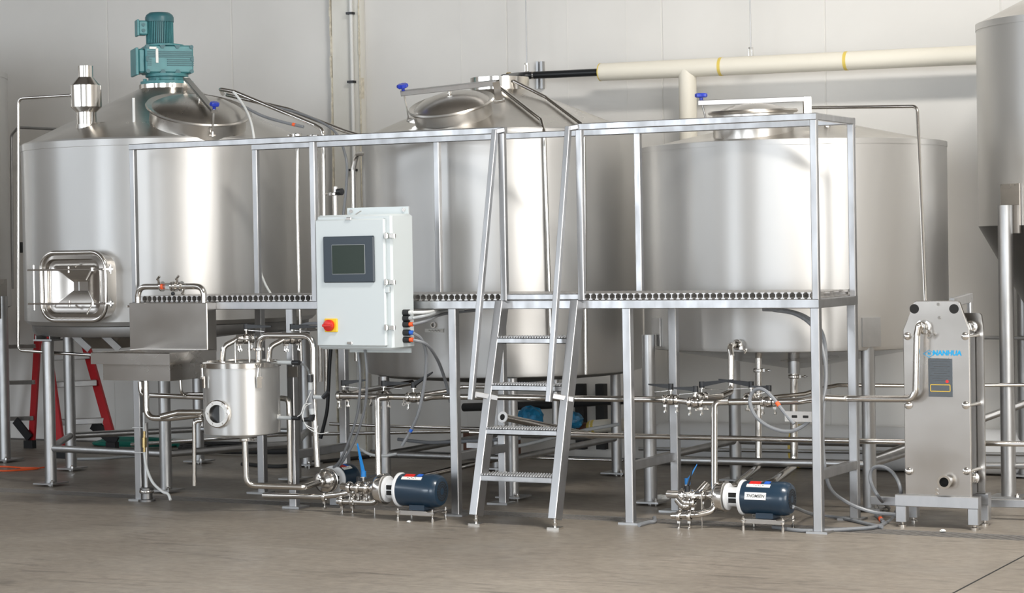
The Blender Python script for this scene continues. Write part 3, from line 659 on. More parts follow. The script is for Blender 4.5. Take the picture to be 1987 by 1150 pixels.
f4 = MB()
for a, b in (((sx0, sz0), (sx1, sz0)), ((sx0, sz1), (sx1, sz1)), ((sx0, sz0), (sx0, sz1)), ((sx1, sz0), (sx1, sz1))): f4.bar((a[0], -.3275, a[1]), (b[0], -.3275, b[1]), .002, .004, (0, 0, 1) if a[1] == b[1] else (1, 0, 0), .0003)
sb = MB(); sb.b2((sx0, -.329, sz0), (sx1, -.326, sz1)); sb.build('screen', SCREEN, dr, False); f4.build('screen_outline', GREYF, dr, False)
c = P(641, 631, -.32); y = MB(); y.rbox((c.x+.003, -.316, c.z), (.088, .012, .080), .003); y.build('switch_plate', YELP, dr)
rk = MB(); rk.lathe([(.034, 0), (.034, .018), (.026, .022), (.0001, .022)], (c.x-.004, -.322, c.z), (0, -1, 0), 28); rk.bar((c.x-.034, -.350, c.z), (c.x+.026, -.350, c.z), .016, .014, (0, 0, 1), .002); rk.build('rotary_switch', RED, dr)
for py, ex in ((457, 8), (547, 8), (635, 8)):
    q = P(749, py, -.31); h = MB(); h.rbox((q.x+.002, -.312, q.z), (.020, .02, .035), .003); h.rbox((q.x+.035, -.296, q.z-.002), (.04, .016, .026), .003); h.cyl((q.x+.05, -.30, q.z+.012), (q.x+.05, -.30, q.z-.018), .005, 8); h.build('door_latch', CHROME, dr)
for px, py in ((677, 424), (679, 665)):
    q = P(px, py, -.315); MB().rbox((q.x, -.316, q.z), (.035, .012, .016), .002).build('door_latch', CHROME, dr)
q = P(752, 562, -.30); MB().rbox((q.x, -.303, q.z), (.03, .012, .035), .002).build('lock_tab', PANEL, dr)
q = P(683, 416, -.24); MB().bar(q+V((-.01, 0, -.02)), q+V((.0, .1, .02)), .012, .004, ch=.0005).build('tie_strap', CHROME, cb)
# mounting flange at rear
fa_, fb_ = P(668, 407, -.035), P(788, 405, -.035)
m_ = MB(); m_.b2((PX0+.06, -.042, PZ0-.03), (PX1-.03, -.032, PZ1+.045)); m_.build('mounting_plate', PANEL, cb, False)
for xq in (PX0+.09, PX1-.06): MB().disc((xq, -.044, PZ1+.025), (0, 1, 0), .012, .008, 8).build('mounting_bolt', CHROME, cb)
# cable glands on the right side
for i, (py, mm) in enumerate(((606, WTUBE), (617, GREYF), (629, ORANGE), (645, BLUET), (659, ORANGE))):
    q = P(800, py, -.17); b = MB(); b.cyl((PX1-.004, -.17, q.z), (PX1+.04, -.17, q.z), .018, 14); g_ = b.build('cable_gland', BLACK, cb)
    MB().cyl((PX1+.04, -.17, q.z), (PX1+.062, -.17, q.z), .013, 12).build('tape_band', mm, g_)

# ------------------------------------------------------------------ hand sink with splash box
sy = -.10
A, B = P(250, 587, sy), P(403, 682, sy)
sk = thing('hand_sink', 'brushed steel wall sink with tall box splashback below the left walkway end', 'sink', ((A.x+B.x)/2, sy, B.z-.2))
zs1, zs0 = P(326, 587, sy).z, P(326, 683, sy).z
MB().rbox(((A.x+B.x)/2, sy+.05, (zs0+zs1)/2), (B.x-A.x, .10, zs1-zs0), .004).build('splashback', PLATE, sk)
by = -.58
bx0, bx1 = P(176, 690, by).x, P(329, 690, by).x; zt_ = P(252, 684, by).z; zl = P(252, 707, by).z
r_ = MB(); k0, k1, k2, k3 = bx0+.052, bx1-.035, by+.05, sy-.06
def rl(x0, x1, y0, y1, z): return [V((x0, y0, z)), V((x1, y0, z)), V((x1, y1, z)), V((x0, y1, z))]
band(r_, [rl(k0, k1, k2, k3, zt_-.004), rl(bx0+.006, bx1-.006, by+.006, sy-.002, zt_), rl(bx0, bx1, by, sy-.001, zt_-.004), rl(bx0, bx1, by, sy-.001, zl), rl(bx0+.006, bx1-.006, by+.006, sy-.004, zl), rl(bx0+.006, bx1-.006, by+.006, sy-.004, zt_-.010), rl(k0, k1, k2, k3, zt_-.012)])
r_.build('basin_rim', PLATE, sk, False)
zb0 = P(260, 738, by+.06).z; i0, i1, j0, j1 = bx0+.052, bx1-.035, by+.05, sy-.06
bo = MB()
bo.add([(i0, j0, zt_-.006), (i1, j0, zt_-.006), (i1, j1, zt_-.006), (i0, j1, zt_-.006), (i0, j0, zb0), (i1, j0, zb0), (i1, j1, zb0), (i0, j1, zb0)], [(0, 4, 5, 1), (1, 5, 6, 2), (2, 6, 7, 3), (3, 7, 4, 0), (4, 7, 6, 5)])
o = bo.build('basin_bowl', PLATE, sk, False); so = o.modifiers.new('s', 'SOLIDIFY'); so.thickness = .003; so.offset = -1
# tap bow over the splashback with sight glass and valves
ty = -.05
tb = thing('transfer_bow', 'bent steel pipe bow with sight glass and small valves above the sink splashback', 'pipe', P(268, 588, ty))
q0, q1, q2, q3 = P(268, 590, ty), P(268, 556, ty), P(396, 556, ty), P(396, 590, ty)
zm = q1.z; q2.z = zm; ql, qr = P(312, 556, ty), P(334, 556, ty); qe = P(362, 556, ty)
for q in (ql, qr, qe): q.z = zm
MB().tube([(q0.x, ty, q0.z-.03), (q0.x, ty, zm), ql], .019, .07).build('tube', TUBE, tb)
MB().tube([qe, (q3.x, ty, zm), (q3.x, ty, q3.z-.03)], .019, .07).build('tube', TUBE, tb)
gl_a = P(316, 556, ty); gl_b = P(334, 556, ty); gl_a.z = gl_b.z = zm
g_ = MB().cyl(gl_a, gl_b, .017, 18).build('sight_glass', GLASS, tb); g_['label'] = 'clear sight glass tube'
g2 = MB()
for k in range(4):
    a_ = math.pi/4+k*math.pi/2; d = V((0, math.cos(a_), math.sin(a_)))*.027; g2.cyl(gl_a+d-V((.01, 0, 0)), gl_b+d+V((.01, 0, 0)), .004, 6)
for q in (gl_a-V((.006, 0, 0)), gl_b+V((.006, 0, 0)), gl_b+V((.03, 0, 0)), gl_b+V((.07, 0, 0))): g2.disc(q, (1, 0, 0), .032, .012, 18)
g2.cyl(gl_b, qe, .020, 14); g2.build('sight_glass_cage', CHROME, tb)
MB().disc(gl_a+V((.004, 0, 0)), (1, 0, 0), .021, .010, 18).build('gasket', ORANGE, tb)['label'] = 'orange red seal ring'
for px, d in ((309, (.1, -.3, 1)), (344, (.15, -.2, 1)), (357, (.1, -.4, -1))):
    q = P(px, 556, ty); q.z = zm; v = MB(); dv = V(d).normalized(); v.cyl(q, q+dv*.055, .007, 8); v.cyl(q+dv*.045-V((.01, 0, 0)), q+dv*.06+V((.012, 0, .008)), .008, 8); v.build('petcock', CHROME, tb)
q = P(343, 566, ty); MB().lathe([(.002, 0), (.011, .004), (.011, .016), (.002, .02)], q+V((0, -.03, -.01)), (0, -1, 0), 14).build('black_knob', BLACK, tb)
for q in (q0, q3): clamp(tb, (q.x, ty, q.z-.012), (0, 0, 1), .02, (-1, -.3, 0))
# sink waste, overflow leg pipes
pipe('bent steel waste pipe dropping from the sink bowl toward the round vessel', [P(283, 738, -.34), P(284, 811, -.34), P(330, 811, -.33), P(402, 803, -.31)], .0195, .07, name='waste_pipe', clamps=[(P(392, 804, -.315), (1, .05, 0))])
pipe('upper horizontal steel pipe running behind the sink leg to the vessel', [P(272, 740, -.12), P(274, 766, -.12), P(330, 768, -.12), P(398, 771, -.12)], .016, .05, name='steel_pipe')
pipe('short steel link pipe with flat nozzle above the waste pipe', [P(312, 808, -.42), P(345, 800, -.38), P(392, 800, -.33)], .019, .03, name='steel_pipe')
pipe('open-ended vertical drain spout below the sink waste pipe', [P(392, 815, -.33), P(377, 817, -.35), P(377, 942, -.35)], .013, .03, name='drain_spout')
pipe('small U-shaped steel pipe under the sink right side', [P(350, 735, -.15), P(352, 763, -.15), P(362, 764, -.1), P(396, 764, -.08)], .010, .03, name='steel_pipe')
# floor cleanout + supply hose
q = G(285, 972)
t = thing('floor_cleanout', 'ribbed grey floor drain coupling at the foot of the left walkway leg', 'drain', (q.x, q.y, 0))
MB().lathe([(.055, 0), (.055, .012), (.038, .016), (.036, .05), (.044, .052), (.044, .085), (.030, .09)], (q.x, q.y, 0), (0, 0, 1), 24).build('coupling', DARKST, t)
MB().lathe([(.045, .055), (.047, .058), (.047, .068), (.045, .071)], (q.x, q.y, 0), (0, 0, 1), 24, cap=False).build('band_clamp', CHROME, t)
MB().cyl((q.x, q.y, .08), (q.x, q.y, .5), .018, 14).build('riser', LEG, t)
h0 = P(279, 780, -.06)
t = thing('supply_hose', 'white hose with brass coupling tied to the left walkway leg', 'hose', P(325, 968, -.1))
MB().curve([P(279, 800, -.03), P(280, 838, -.03)], .007).build('tube', WTUBE, t)
MB().curve([P(280, 875, -.03), P(284, 905, -.04), P(296, 935, -.05), P(315, 953, -.06), P(326, 958, -.06), P(331, 970, -.07)], .009).build('tube', WTUBE, t)
a, b = P(280, 836, -.03), P(280, 878, -.03); bm = MB(); bm.cyl(a, b, .010, 12); bm.cyl(a+(b-a)*.3, a+(b-a)*.75, .016, 8); bm.build('brass_coupling', BRASS, t)['label'] = 'brass hose coupling'
for py in (829, 877):
    a, b = P(258, py, -.02), P(283, py, -.02); MB().bar(a+V((0, -.005, 0)), b+V((0, -.022, 0)), .002, .005, ch=.0004).build('cable_tie', WTUBE, t, False)

# ------------------------------------------------------------------ round vessel (hop back)
KX, KY, KR = 1.035, -.30, .234; kz1, kz0 = P(468, 705, KY-KR).z, P(468, 846, KY-KR).z
kt = thing('hop_vessel', 'small round lidded steel vessel with side sight port in front of the walkway', 'vessel', (KX, KY, kz0))
MB().lathe([(.05, kz0-.03), (KR-.03, kz0-.005), (KR-.006, kz0), (KR-.004, kz0+.02), (KR-.004, kz1-.03)], (KX, KY, 0), (0, 0, 1), 72).build('shell', SHELL, kt)
MB().lathe([(KR-.006, kz1-.035), (KR+.005, kz1-.033), (KR+.006, kz1-.004), (KR, kz1), (KR-.015, kz1+.002), (KR-.02, kz1-.012), (.08, kz1+.002), (.0001, kz1+.004)], (KX, KY, 0), (0, 0, 1), 72, cap=False).build('lid', TUBE, kt)
a, b = P(457, 690, KY), P(484, 690, KY); zt2 = P(470, 658, KY).z; zz = kz1-.005
MB().tube([(a.x, KY, zz), (a.x, KY, zt2), (b.x, KY, zt2), (b.x, KY, zz)], .005, .025, 8).build('lid_handle', TUBE, kt)
def latch(px, Y=None):
    q = on_cyl(px, 710, KX, KY, KR+.004); n = V((q.x-KX, q.y-KY, 0)).normalized(); sd = V((-n.y, n.x, 0)); rt = Matrix((sd, n, V((0, 0, 1)))).transposed()
    b = MB(); z0 = kz1-.03
    b.box(V((q.x, q.y, z0-.085))+n*.006, (.030, .008, .07), rt); b.box(V((q.x, q.y, z0-.06))+n*.014, (.038, .012, .012), rt)
    for s_ in (-1, 1): b.cyl(V((q.x, q.y, z0-.06))+n*.014+sd*s_*.012, V((q.x, q.y, z0+.0))+n*.014+sd*s_*.006, .003, 6); b.cyl(V((q.x, q.y, z0+.0))+n*.014+sd*s_*.006, V((q.x, q.y, z0+.02))+n*.012+sd*s_*.015, .004, 6)
    b.build('lid_latch', CHROME, kt)
latch(501)
latch(396)
# sight port
q = on_cyl(424, 803, KX, KY, KR); pn = V((.10, -.99, 0)).normalized(); base = P(420, 803, -.56)-pn*.072
MB().lathe([(.064, -.06), (.064, .035), (.078, .037), (.083, .042), (.083, .064), (.077, .070), (.054, .070), (.050, .062), (.050, .02)], base, pn, 40, cap=False).build('sight_port', TUBE, kt)
b = MB()
for i in range(6): a_ = math.pi*i/3; e1 = pn.cross(V((0, 0, 1))); b.disc(base+pn*.072+(e1*math.cos(a_)+V((0, 0, 1))*math.sin(a_))*.067, pn, .006, .006, 6)
b.build('port_bolt', CHROME, kt); MB().disc(base+pn*.040, pn, .052, .004, 32).build('port_glass', BLACK, kt)
# bracket and sensor stubs on the right
br = MB(); q = P(556, 720, -.02); br.b2((KX+KR-.01, -.03, q.z-.035), (LX[1]+.03, -.02, q.z+.03)); br.build('mounting_bracket', PLATE, kt, False)
for py in (705, 812):
    q = P(548, py-2, KY+.05); b = P(575, py-2, KY+.07)
    c_ = MB().cyl((KX+KR-.03, KY+.05, q.z), (b.x-.01, KY+.05, q.z), .012, 12).build('level_probe', GREYF, kt); MB().cyl((b.x-.015, KY+.05, q.z), (b.x+.035, KY+.05, q.z), .014, 12).build('probe_cap', BLACK, c_)
    q = P(546, py-(22 if py > 800 else 0)+6, KY+.0); q = on_cyl(541, py+(0 if py < 800 else -5), KX, KY, KR+.002); n = V((q.x-KX, q.y-KY, 0)).normalized(); rt = Matrix((V((-n.y, n.x, 0)), n, V((0, 0, 1)))).transposed()
    MB().box(q+n*.001, (.05, .002, .022), rt).build('paper_tag', LABEL, kt, False)
# lid elbows with black-handled valves
for px, lab, dx in ((437, 'black-handled valve on the left lid elbow of the round vessel', 0), (510+0, 'black-handled valve on the right lid elbow of the round vessel', 1)):
    y0 = -.22 if dx == 0 else -.16; a = P((437, 527)[dx], 690, y0); z1 = P(450, 662, y0).z
    pipe('curved steel elbow rising from the %s of the vessel lid' % ('left' if dx == 0 else 'right rear'), [(a.x-.02, y0, kz1-.01), (a.x-.01, y0, z1-.03), (a.x+.05, y0+.06, z1+.01), (a.x+.12, y0+.16, z1+.02)], .017, .05, name='pipe_elbow', clamps=[((a.x+.055, y0+.065, z1+.01), (.6, .8, 0))])
    valve(lab, (a.x+.085, y0+.105, z1+.012), (.6, .8, 0), (1, .15, 0), hl=.17, tilt=.0, r=.018)
    MB_ = MB().disc((a.x+.11, y0+.14, z1+.015), (.6, .8, 0), .021, .014, 16); tag(MB_.build('seal_ring', BLUEH, None), 'bright blue seal ring behind the valve on the %s vessel elbow' % ('left' if dx == 0 else 'right'), 'ring')
# main overflow pipe of vessel
y0 = KY+.02
pipe('large bent steel pipe arching from the vessel lid over to the pump side', [(P(502, 690, y0).x, y0, kz1-.008), P(502, 651, y0), P(608, 651, y0), P(609, 780, y0), P(616, 905, y0)], .0185, .075, clamps=[(P(502, 677, y0), (0, 0, 1), (-1, 0, 0))], name='steel_pipe')
pipe('vertical drilled steel pipe beside the vessel ending above the floor', [P(545, 772, -.10), P(560, 774, -.10), P(562, 830, -.10), P(564, 948, -.10)], .017, .05, name='steel_pipe')
zb1 = kz0-.02
p1c = P(664, 926, .30); p1i = p1c-V((-.06, .998, 0))*.25*1.14; pb = P(475, 850, KY); p1 = P(478, 941, KY)
pipe('bent steel outlet pipe from vessel bottom to the small pump', [(pb.x, KY, zb1), (p1.x, KY, p1.z), P(540, 943, -.2), P(590, 945, -.12), p1i+V((0, -.03, 0)), p1i], .019, .06, clamps=[((pb.x, KY, zb1-.022), (0, 0, 1), (1, 0, 0))], name='steel_pipe')
# grey cable + relay box beside the vessel
t = thing('junction_conduit', 'grey sensor conduit assembly with black fittings right of the vessel', 'conduit', P(600, 830, -.05)); yj = -.34
MB().curve([P(578, 705, -.2), P(590, 708, -.14), P(599, 720, -.08), P(601, 728, yj)], .007).build('cable', GREYF, t)
for a, b, r_, mm, nm in (((601, 727), (602, 741), .017, BLACK, 'black_fitting'), ((602, 741), (602, 757), .013, GREYF, 'conduit_tube'), ((602, 756), (604, 792), .018, GREY, 'conduit_body'), ((604, 792), (606, 804), .016, GREYF, 'conduit_tube'), ((607, 804), (603, 815), .017, BLACK, 'black_fitting'), ((603, 813), (588, 814), .013, BLACK, 'black_fitting'), ((609, 770), (627, 771), .012, GREYF, 'conduit_tube'), ((627, 771), (637, 760), .014, BLACK, 'black_fitting')):
    MB().cyl(P(*a, yj), P(*b, yj), r_, 14).build(nm, mm, t)
for i, pts in enumerate((((603, 760), (592, 785), (586, 800), (592, 822), (612, 832), (617, 826)), ((604, 782), (592, 790), (588, 812), (598, 830), (620, 841), (637, 838)), ((602, 782), (590, 785), (584, 802), (577, 808)))):
    MB().curve([P(*q, yj-.03) for q in pts], .0025, 6).build('loose_wire', WTUBE, t)
hose('black cable hanging behind the control box left edge', [P(646, 640, .7), P(640, 700, .7), P(637, 760, .7), P(634, 800, .7), P(622, 850, .7)], .012, BLACK, 'cable', 'cable')

# ------------------------------------------------------------------ plate heat exchanger
HY = .43
hx = thing('plate_heat_exchanger', 'upright steel plate heat exchanger with bolted front plate on a low stand', 'heat exchanger', (5.1, HY+.15, 0))
ul, ur = P(1772, 583, HY).x, P(1863, 583, HY).x; fl_, fr_ = P(1752, 640, HY).x, P(1881, 640, HY).x; zt_ = P(1818, 583, HY).z; zs_ = P(1818, 640, HY).z; zb_ = P(1820, 963, HY).z
def platebuild(Y, t_, name, par, x0, x1, xa_, xb_, z0, zs, z1, holes=True, m=PLATE):
    r = .022
    out = [(x0, z0), (x1, z0), (x1, zs)]
    def arc(cx, cz, a0, a1, n=5): return [(cx+r*math.cos(math.radians(a0+(a1-a0)*k/n)), cz+r*math.sin(math.radians(a0+(a1-a0)*k/n))) for k in range(n+1)]
    out += arc(xb_-r, z1-r, 15, 90)+arc(xa_+r, z1-r, 90, 165)+[(x0, zs)]
    b = MB().prism(out, lambda u, v_: V((u, Y, v_)), (0, t_, 0)); o = b.build(name, m, par, False); return o
fp = platebuild(HY, .022, 'front_plate', hx, fl_, fr_, ul, ur, zb_, zs_, zt_)
bv = fp.modifiers.new('b', 'BEVEL'); bv.width = .004; bv.segments = 2; bv.limit_method = 'ANGLE'; bv.angle_limit = math.radians(60)
for px in (1774, 1851):
    q = P(px+0, 599, HY-.001); MB().disc(q, (0, 1, 0), .026, .003, 24).build('lifting_hole', PIT, fp)
# gasketed thin plates, each its own edge
n_ = 34; y_a, y_b = HY+.026, HY+.150; xr_ = fr_+.0
for i in range(n_):
    y = y_a+(y_b-y_a)*(i+.5)/n_
    if i == 0:
        pm = MB(); pm.b2((fl_+.015, y-.0011, zb_+.01), (xr_-.012, y+.0011, zs_-.01)); po = pm.build('thin_plate', LEG, hx, False); y00 = y
    else:
        o = po.copy(); C.objects.link(o); o.location = po.location+V((.0 if i % 2 else -.006, y-y00, 0))
bp_ = MB(); y2 = HY+.165; X1b = P(1905, 700, y2).x
platebuild(y2, .02, 'rear_plate', hx, fl_+.01, fr_+.03, ul, fr_+.022, zb_+.01, P(1890, 640, y2).z, P(1890, 607, y2).z)
MB().cyl((fr_-.06, y2+.06, 0.03), (fr_-.06, y2+.06, P(1875, 578, y2).z), .016, 12).build('rear_post', SQ, hx)
ty_ = P(1870, 583, y2+.05); MB().bar((fr_-.10, HY+.02, zt_-.012), (fr_-.06, y2+.075, zt_+.01), .03, .05, ch=.003).build('carrier_bar', SQ, hx)
for px in (1757, 1872):
    for k, py in enumerate((652, 786, 914)):
        q = P(px+(0, 1, 2)[k]*1.5+3*(px < 1800), py, HY-.01); b = MB(); b.lathe([(.022, 0), (.022, .004), (.018, .006), (.018, .020), (.012, .024)], (q.x, HY, q.z), (0, -1, 0), 12); bt = b.build('tie_bolt', CHROME, hx)
        xx = q.x+.012 if px > 1800 else q.x-.012
        b = MB(); b.cyl((q.x+(.014 if px > 1800 else -.012), HY+.0, q.z), (q.x+(.03 if px > 1800 else -.012), y2+.07, q.z), .011, 12); b.cyl((q.x+(.03 if px > 1800 else -.012), y2+.02, q.z), (q.x+(.03 if px > 1800 else -.012), y2+.045, q.z), .018, 6); b.build('tie_rod', CHROME, bt)
for px, py in ((1821, 590), (1823, 616), (1818, 950), (1818, 958)): q = P(px, py, HY); MB().disc(q, (0, 1, 0), .009, .012, 10).build('stud', CHROME, hx)
# ports
q = P(1838, 933, HY); MB().lathe([(.028, 0), (.028, .05), (.038, .052), (.038, .062), (.026, .062), (.026, .0)], (q.x, HY, q.z), (0, -1, 0), 28, cap=False).build('lower_port', CHROME, hx); MB().disc((q.x, HY-.002, q.z), (0, 1, 0), .027, .002, 24).build('port_opening', PIT, hx)
q_up = P(1792, 634, HY)
MB().lathe([(.040, 0), (.040, .012), (.024, .014), (.024, .05)], (q_up.x, HY, q_up.z), (0, -1, 0), 28).build('upper_port', CHROME, hx)
for py in (633, 925):
    z = P(1890, py, y2).z; b = MB(); b.cyl((fr_-.03, y2-.05, z), (fr_-.03, y2+.0, z), .02, 16)
    b.cyl((fr_-.02, HY+.03, z), (fr_-.02, HY+.10, z), .026, 16); b.lathe([(.026, 0), (.034, .002), (.034, .012), (.026, .014)], (fr_-.02, HY+.10, z), (0, 1, 0), 16); b.build('rear_port', CHROME, hx)
# lettering and data plate
qt = P(1837, 685, HY-.001); text('NANHUA', .037, (qt.x, HY-.0015, qt.z), (1, 0, 0), (0, 0, 1), CYAN, hx, bold=.0016, shear=.12)
qd = P(1803, 686, HY); 
dm = MB(); w_, h_ = .032, .020
for a, b in (((-w_, 0), (0, h_)), ((0, h_), (w_, 0)), ((w_, 0), (0, -h_)), ((0, -h_), (-w_, 0))): dm.bar((qd.x+a[0], HY-.001, qd.z+a[1]), (qd.x+b[0], HY-.001, qd.z+b[1]), .002, .003, (0, 0, 1), .0003)
dm.build('diamond_logo', CYAN, hx, False); text('N', .020, (qd.x, HY-.0015, qd.z), (1, 0, 0), (0, 0, 1), CYAN, hx, bold=.001)
# shift lettering to the right of the logo handled by position
a, b = P(1801, 695, HY), P(1849, 770, HY)
dp = MB().rbox(((a.x+b.x)/2, HY-.001, (a.z+b.z)/2), (b.x-a.x, .003, a.z-b.z), .001).build('data_plate', mat('data_plate_metal', (.45, .52, .60), 1, .12), hx)
yl = MB(); c0 = P(1806, 746, HY); c1 = P(1844, 759, HY)
for u, v_ in (((c0.x, c0.z), (c1.x, c0.z)), ((c0.x, c1.z), (c1.x, c1.z)), ((c0.x, c1.z), (c0.x, c0.z)), ((c1.x, c1.z), (c1.x, c0.z))): yl.bar((u[0], HY-.003, u[1]), (v_[0], HY-.003, v_[1]), .001, .003, (0, 0, 1) if u[1] == v_[1] else (1, 0, 0), .0003)
yl.build('yellow_warning_frame', YELP, dp, False)
li = MB()
for k in range(9): z = a.z-.018-k*.013; li.b2((a.x+.012+.01*(k % 3), HY-.0032, z), (b.x-.015-.012*(k % 2), HY-.0026, z+.002))
li.build('fine_print', INK, dp, False); MB().disc((b.x-.03, HY-.003, a.z-.125), (0, 1, 0), .009, .001, 16).build('red_stamp', RED, dp)
# stand
xa_, xb_ = P(1737, 975, HY-.03).x, P(1898, 975, HY-.03).x; zh1, zh0 = P(1818, 962, HY-.03).z, P(1818, 985, HY-.03).z
hh = zh1-zh0
for Yb in (HY-.03, HY+.17):
    MB().bar((xa_, Yb+.03, zh1-hh/2), (xb_, Yb+.03, zh1-hh/2), .06, hh).build('stand_beam', SQ, hx)
    for x in (xa_+.03, xb_-.03):
        l = MB().bar((x, Yb+.03, .03), (x, Yb+.03, zh1-hh), .06, .06, (0, 1, 0)).build('stand_leg', SQ, hx); MB().lathe([(.022, 0), (.022, .012), (.010, .016), (.010, .035)], (x, Yb+.03, 0), (0, 0, 1), 12).build('foot', CHROME, l)

# ------------------------------------------------------------------ pumps
def pump(label, pos, ax, length=.36, R=.105, stand=True, name_lbl=True, hz=0., smalltxt=''):
    """pos = centre of motor drum, ax = direction from casing to fan end"""
    t = thing('pump', label, 'pump', (pos[0], pos[1], 0), None); p = V(pos); ax = V(ax).normalized(); side = ax.cross(V((0, 0, 1))).normalized()   # side faces camera when ax=+X
    L = length
    MB().lathe([(R*.97, -L*.42), (R*1.0, -L*.38), (R, L*.16)], p, ax, 48).build('motor_drum', NAVY, t)
    fc = MB().lathe([(R*1.02, L*.14), (R*1.03, L*.30), (R*.98, L*.37), (R*.86, L*.42), (R*.50, L*.435), (.0001, L*.435)], p, ax, 48, cap=False).build('fan_cover', NAVY, t)
    b = MB()
    for k in (.28, .42, .56):
        for i in range(18):
            a_ = 2*math.pi*i/18; d = side*math.cos(a_)+V((0, 0, 1))*math.sin(a_); tn = side*-math.sin(a_)+V((0, 0, 1))*math.cos(a_); rt = Matrix((ax, d, tn)).transposed(); b.box(p+ax*(L*.434)+d*R*k, (.003, .008, R*k*.26), rt)
    tag(b.build('vent_slots', RUBBER, fc, False), kind='stuff')
    b = MB(); b.lathe([(R*1.02, -L*.465), (R*1.06, -L*.46), (R*1.06, -L*.425), (R*1.0, -L*.41)], p, ax, 48); b.lathe([(R*.78, -L*.735), (R*.82, -L*.73), (R*.82, -L*.70), (R*.60, -L*.67)], p, ax, 40)
    b.lathe([(R*.62, -L*.72), (R*.58, -L*.6), (R*.62, -L*.45)], p, ax, 32)
    ad_ = b.build('adapter', WHITE, t)
    for sg in (-1, 1):
        b = MB(); rt = Matrix((ax, side, V((0, 0, 1)))).transposed(); b.box(p-ax*L*.575+side*R*.555+V((0, 0, sg*R*.17)), (L*.15, R*.10, R*.27), rt); b.build('adapter_window', PIT, ad_, False)
    MB().lathe([(R*.30, -L*1.05), (R*.34, -L*1.0), (R*.66, -L*.96), (R*.86, -L*.92), (R*.92, -L*.88), (R*.92, -L*.79), (R*.97, -L*.785), (R*.97, -L*.755), (R*.7, -L*.75)], p, ax, 44).build('casing', CHROME, t)
    MB().lathe([(.019, -L*1.16), (.026, -L*1.15), (.026, -L*1.12), (.019, -L*1.11), (.019, -L*1.0)], p, ax, 24).build('inlet', TUBE, t)
    jb = MB(); q = p-side*R*.9*0+V((0, 0, R*.98)); 
    jb.box(q+ax*L*.0-side*0-V((0, 0, .004))*0, (.001, .001, .001)); 
    if name_lbl:
        for k, (u, ang_, w_, h_, mm, nm) in enumerate(((-.12, 12, L*.38, .040, LABEL, 'name_label'), (-.10, 52, L*.42, .022, LABEL, 'strip_label'), (-.18, 68, L*.20, .03, RED, 'red_label'), (.03, 72, L*.10, .03, BLUET, 'blue_label'))):
            if k == 0 and not smalltxt: continue
            a_ = math.radians(ang_); d = side*math.cos(a_)+V((0, 0, 1))*math.sin(a_); tn = V((0, 0, 1))*math.cos(a_)-side*math.sin(a_)
            rt = Matrix((ax, d, tn)).transposed(); o = MB().box(p+ax*L*u+d*(R+.0012-.0), (w_, .003, h_), rt).build(nm, mm, t, False)
            if k == 0: text(smalltxt, .0225, p+ax*L*u+d*(R+.0032), ax, tn, INK, o, bold=.0004, shear=.2)
            if k == 1:
                sc_ = MB()
                for j in range(5): sc_.box(p+ax*L*(u-.08+.04*j)+d*(R+.003)+tn*(.002*(-1)**j), (L*.025, .001, .003), rt)
                sc_.build('handwriting', INK, o, False)
    if stand:
        zt = p.z-R-.012; ft = MB(); ft.box(p-V((0, 0, R+.000)), (.10 if abs(ax.x) > .9 else .1, .12, .03)); ft.build('motor_foot', NAVY, t)
        pl = MB(); cx = p.x-.02*ax.x
        pl.box((cx, p.y, zt-.008), (.19, .16, .006)); 
        for s_ in (-1, 1): pl.bar((cx-.10, p.y+s_*.075, zt-.020), (cx+.14, p.y+s_*.075, zt-.020), .004, .022, ch=.0008); pl.bar((cx+.02+s_*.115, p.y-.085, zt-.014), (cx+.02+s_*.115, p.y+.085, zt-.014), .025, .006, ch=.0008)
        pl.build('stand_plate', PLATE, t, False)
        for sx_ in (-1, 1):
            for s_ in (-1, 1):
                x, y = cx+.02+sx_*.115, p.y+s_*.078; l = MB(); l.cyl((x, y, 0), (x, y, zt-.045), .009, 12); l.cyl((x, y, zt-.045), (x, y, zt+.008), .005, 8); l.disc((x, y, zt-.022), (0, 0, 1), .011, .010, 6); l.disc((x, y, zt-.004), (0, 0, 1), .010, .008, 6); l.build('leg', CHROME, t)
    return t
p3 = P(1490, 966, .05); pump('blue pump lettered THOMSEN standing nearest the right walkway leg', p3, (1, 0, 0), .325, .091, smalltxt='THOMSEN')
p2 = P(818, 951, -.24); pump('blue pump with white stickers standing under the control box', p2, (1, 0, 0), .315, .094, smalltxt='')
p1c = P(664, 926, .30); pump('small dark blue pump turned away with white flange left of the blue handle', p1c, (-.06, .998, .0), .25, .080, stand=False, smalltxt='')
b = MB(); b.box((p1c.x, p1c.y, (p1c.z-.085)/2), (.10, .14, p1c.z-.085)); tag(b.build('pump_block', SQ, None, False), 'low steel block carrying the small pump', 'stand')

# ------------------------------------------------------------------ process piping
LV = 'left'
y0 = .06
# left manifold
za = P(700, 770, y0).z
Lm = [P(656, 767, y0), P(730, 769, y0), P(794, 770, y0)]
for q in Lm: q.z = P(730, 769, y0).z
pipe('short horizontal manifold pipe holding three black-handled valves under the control box', [Lm[0], Lm[2]], .0185, clamps=[(Lm[0]+V((.01, 0, 0)), (1, 0, 0))], name='manifold_pipe')
zm = Lm[0].z
dn = P(733, 800, y0-.06); bt = P(732, 958, -.12)
pipe('vertical steel pipe dropping from the left manifold to the pump', [(P(758, 770, y0).x, y0-.04, zm), (dn.x, y0-.06, zm), (bt.x, -.10, P(732, 975, -.1).z), P(655, 972, -.10)], .019, .055, name='steel_pipe', clamps=[(P(664, 972, -.10), (1, 0, 0)), (P(684, 972, -.10), (1, 0, 0))])
va = P(672, 757, y0+.10); valve('black-handled valve at the left end of the left manifold', (va.x, y0+.07, zm+.0), (.3, 1, 0), (1, .1, 0), hl=.15, tilt=.12, r=.018)
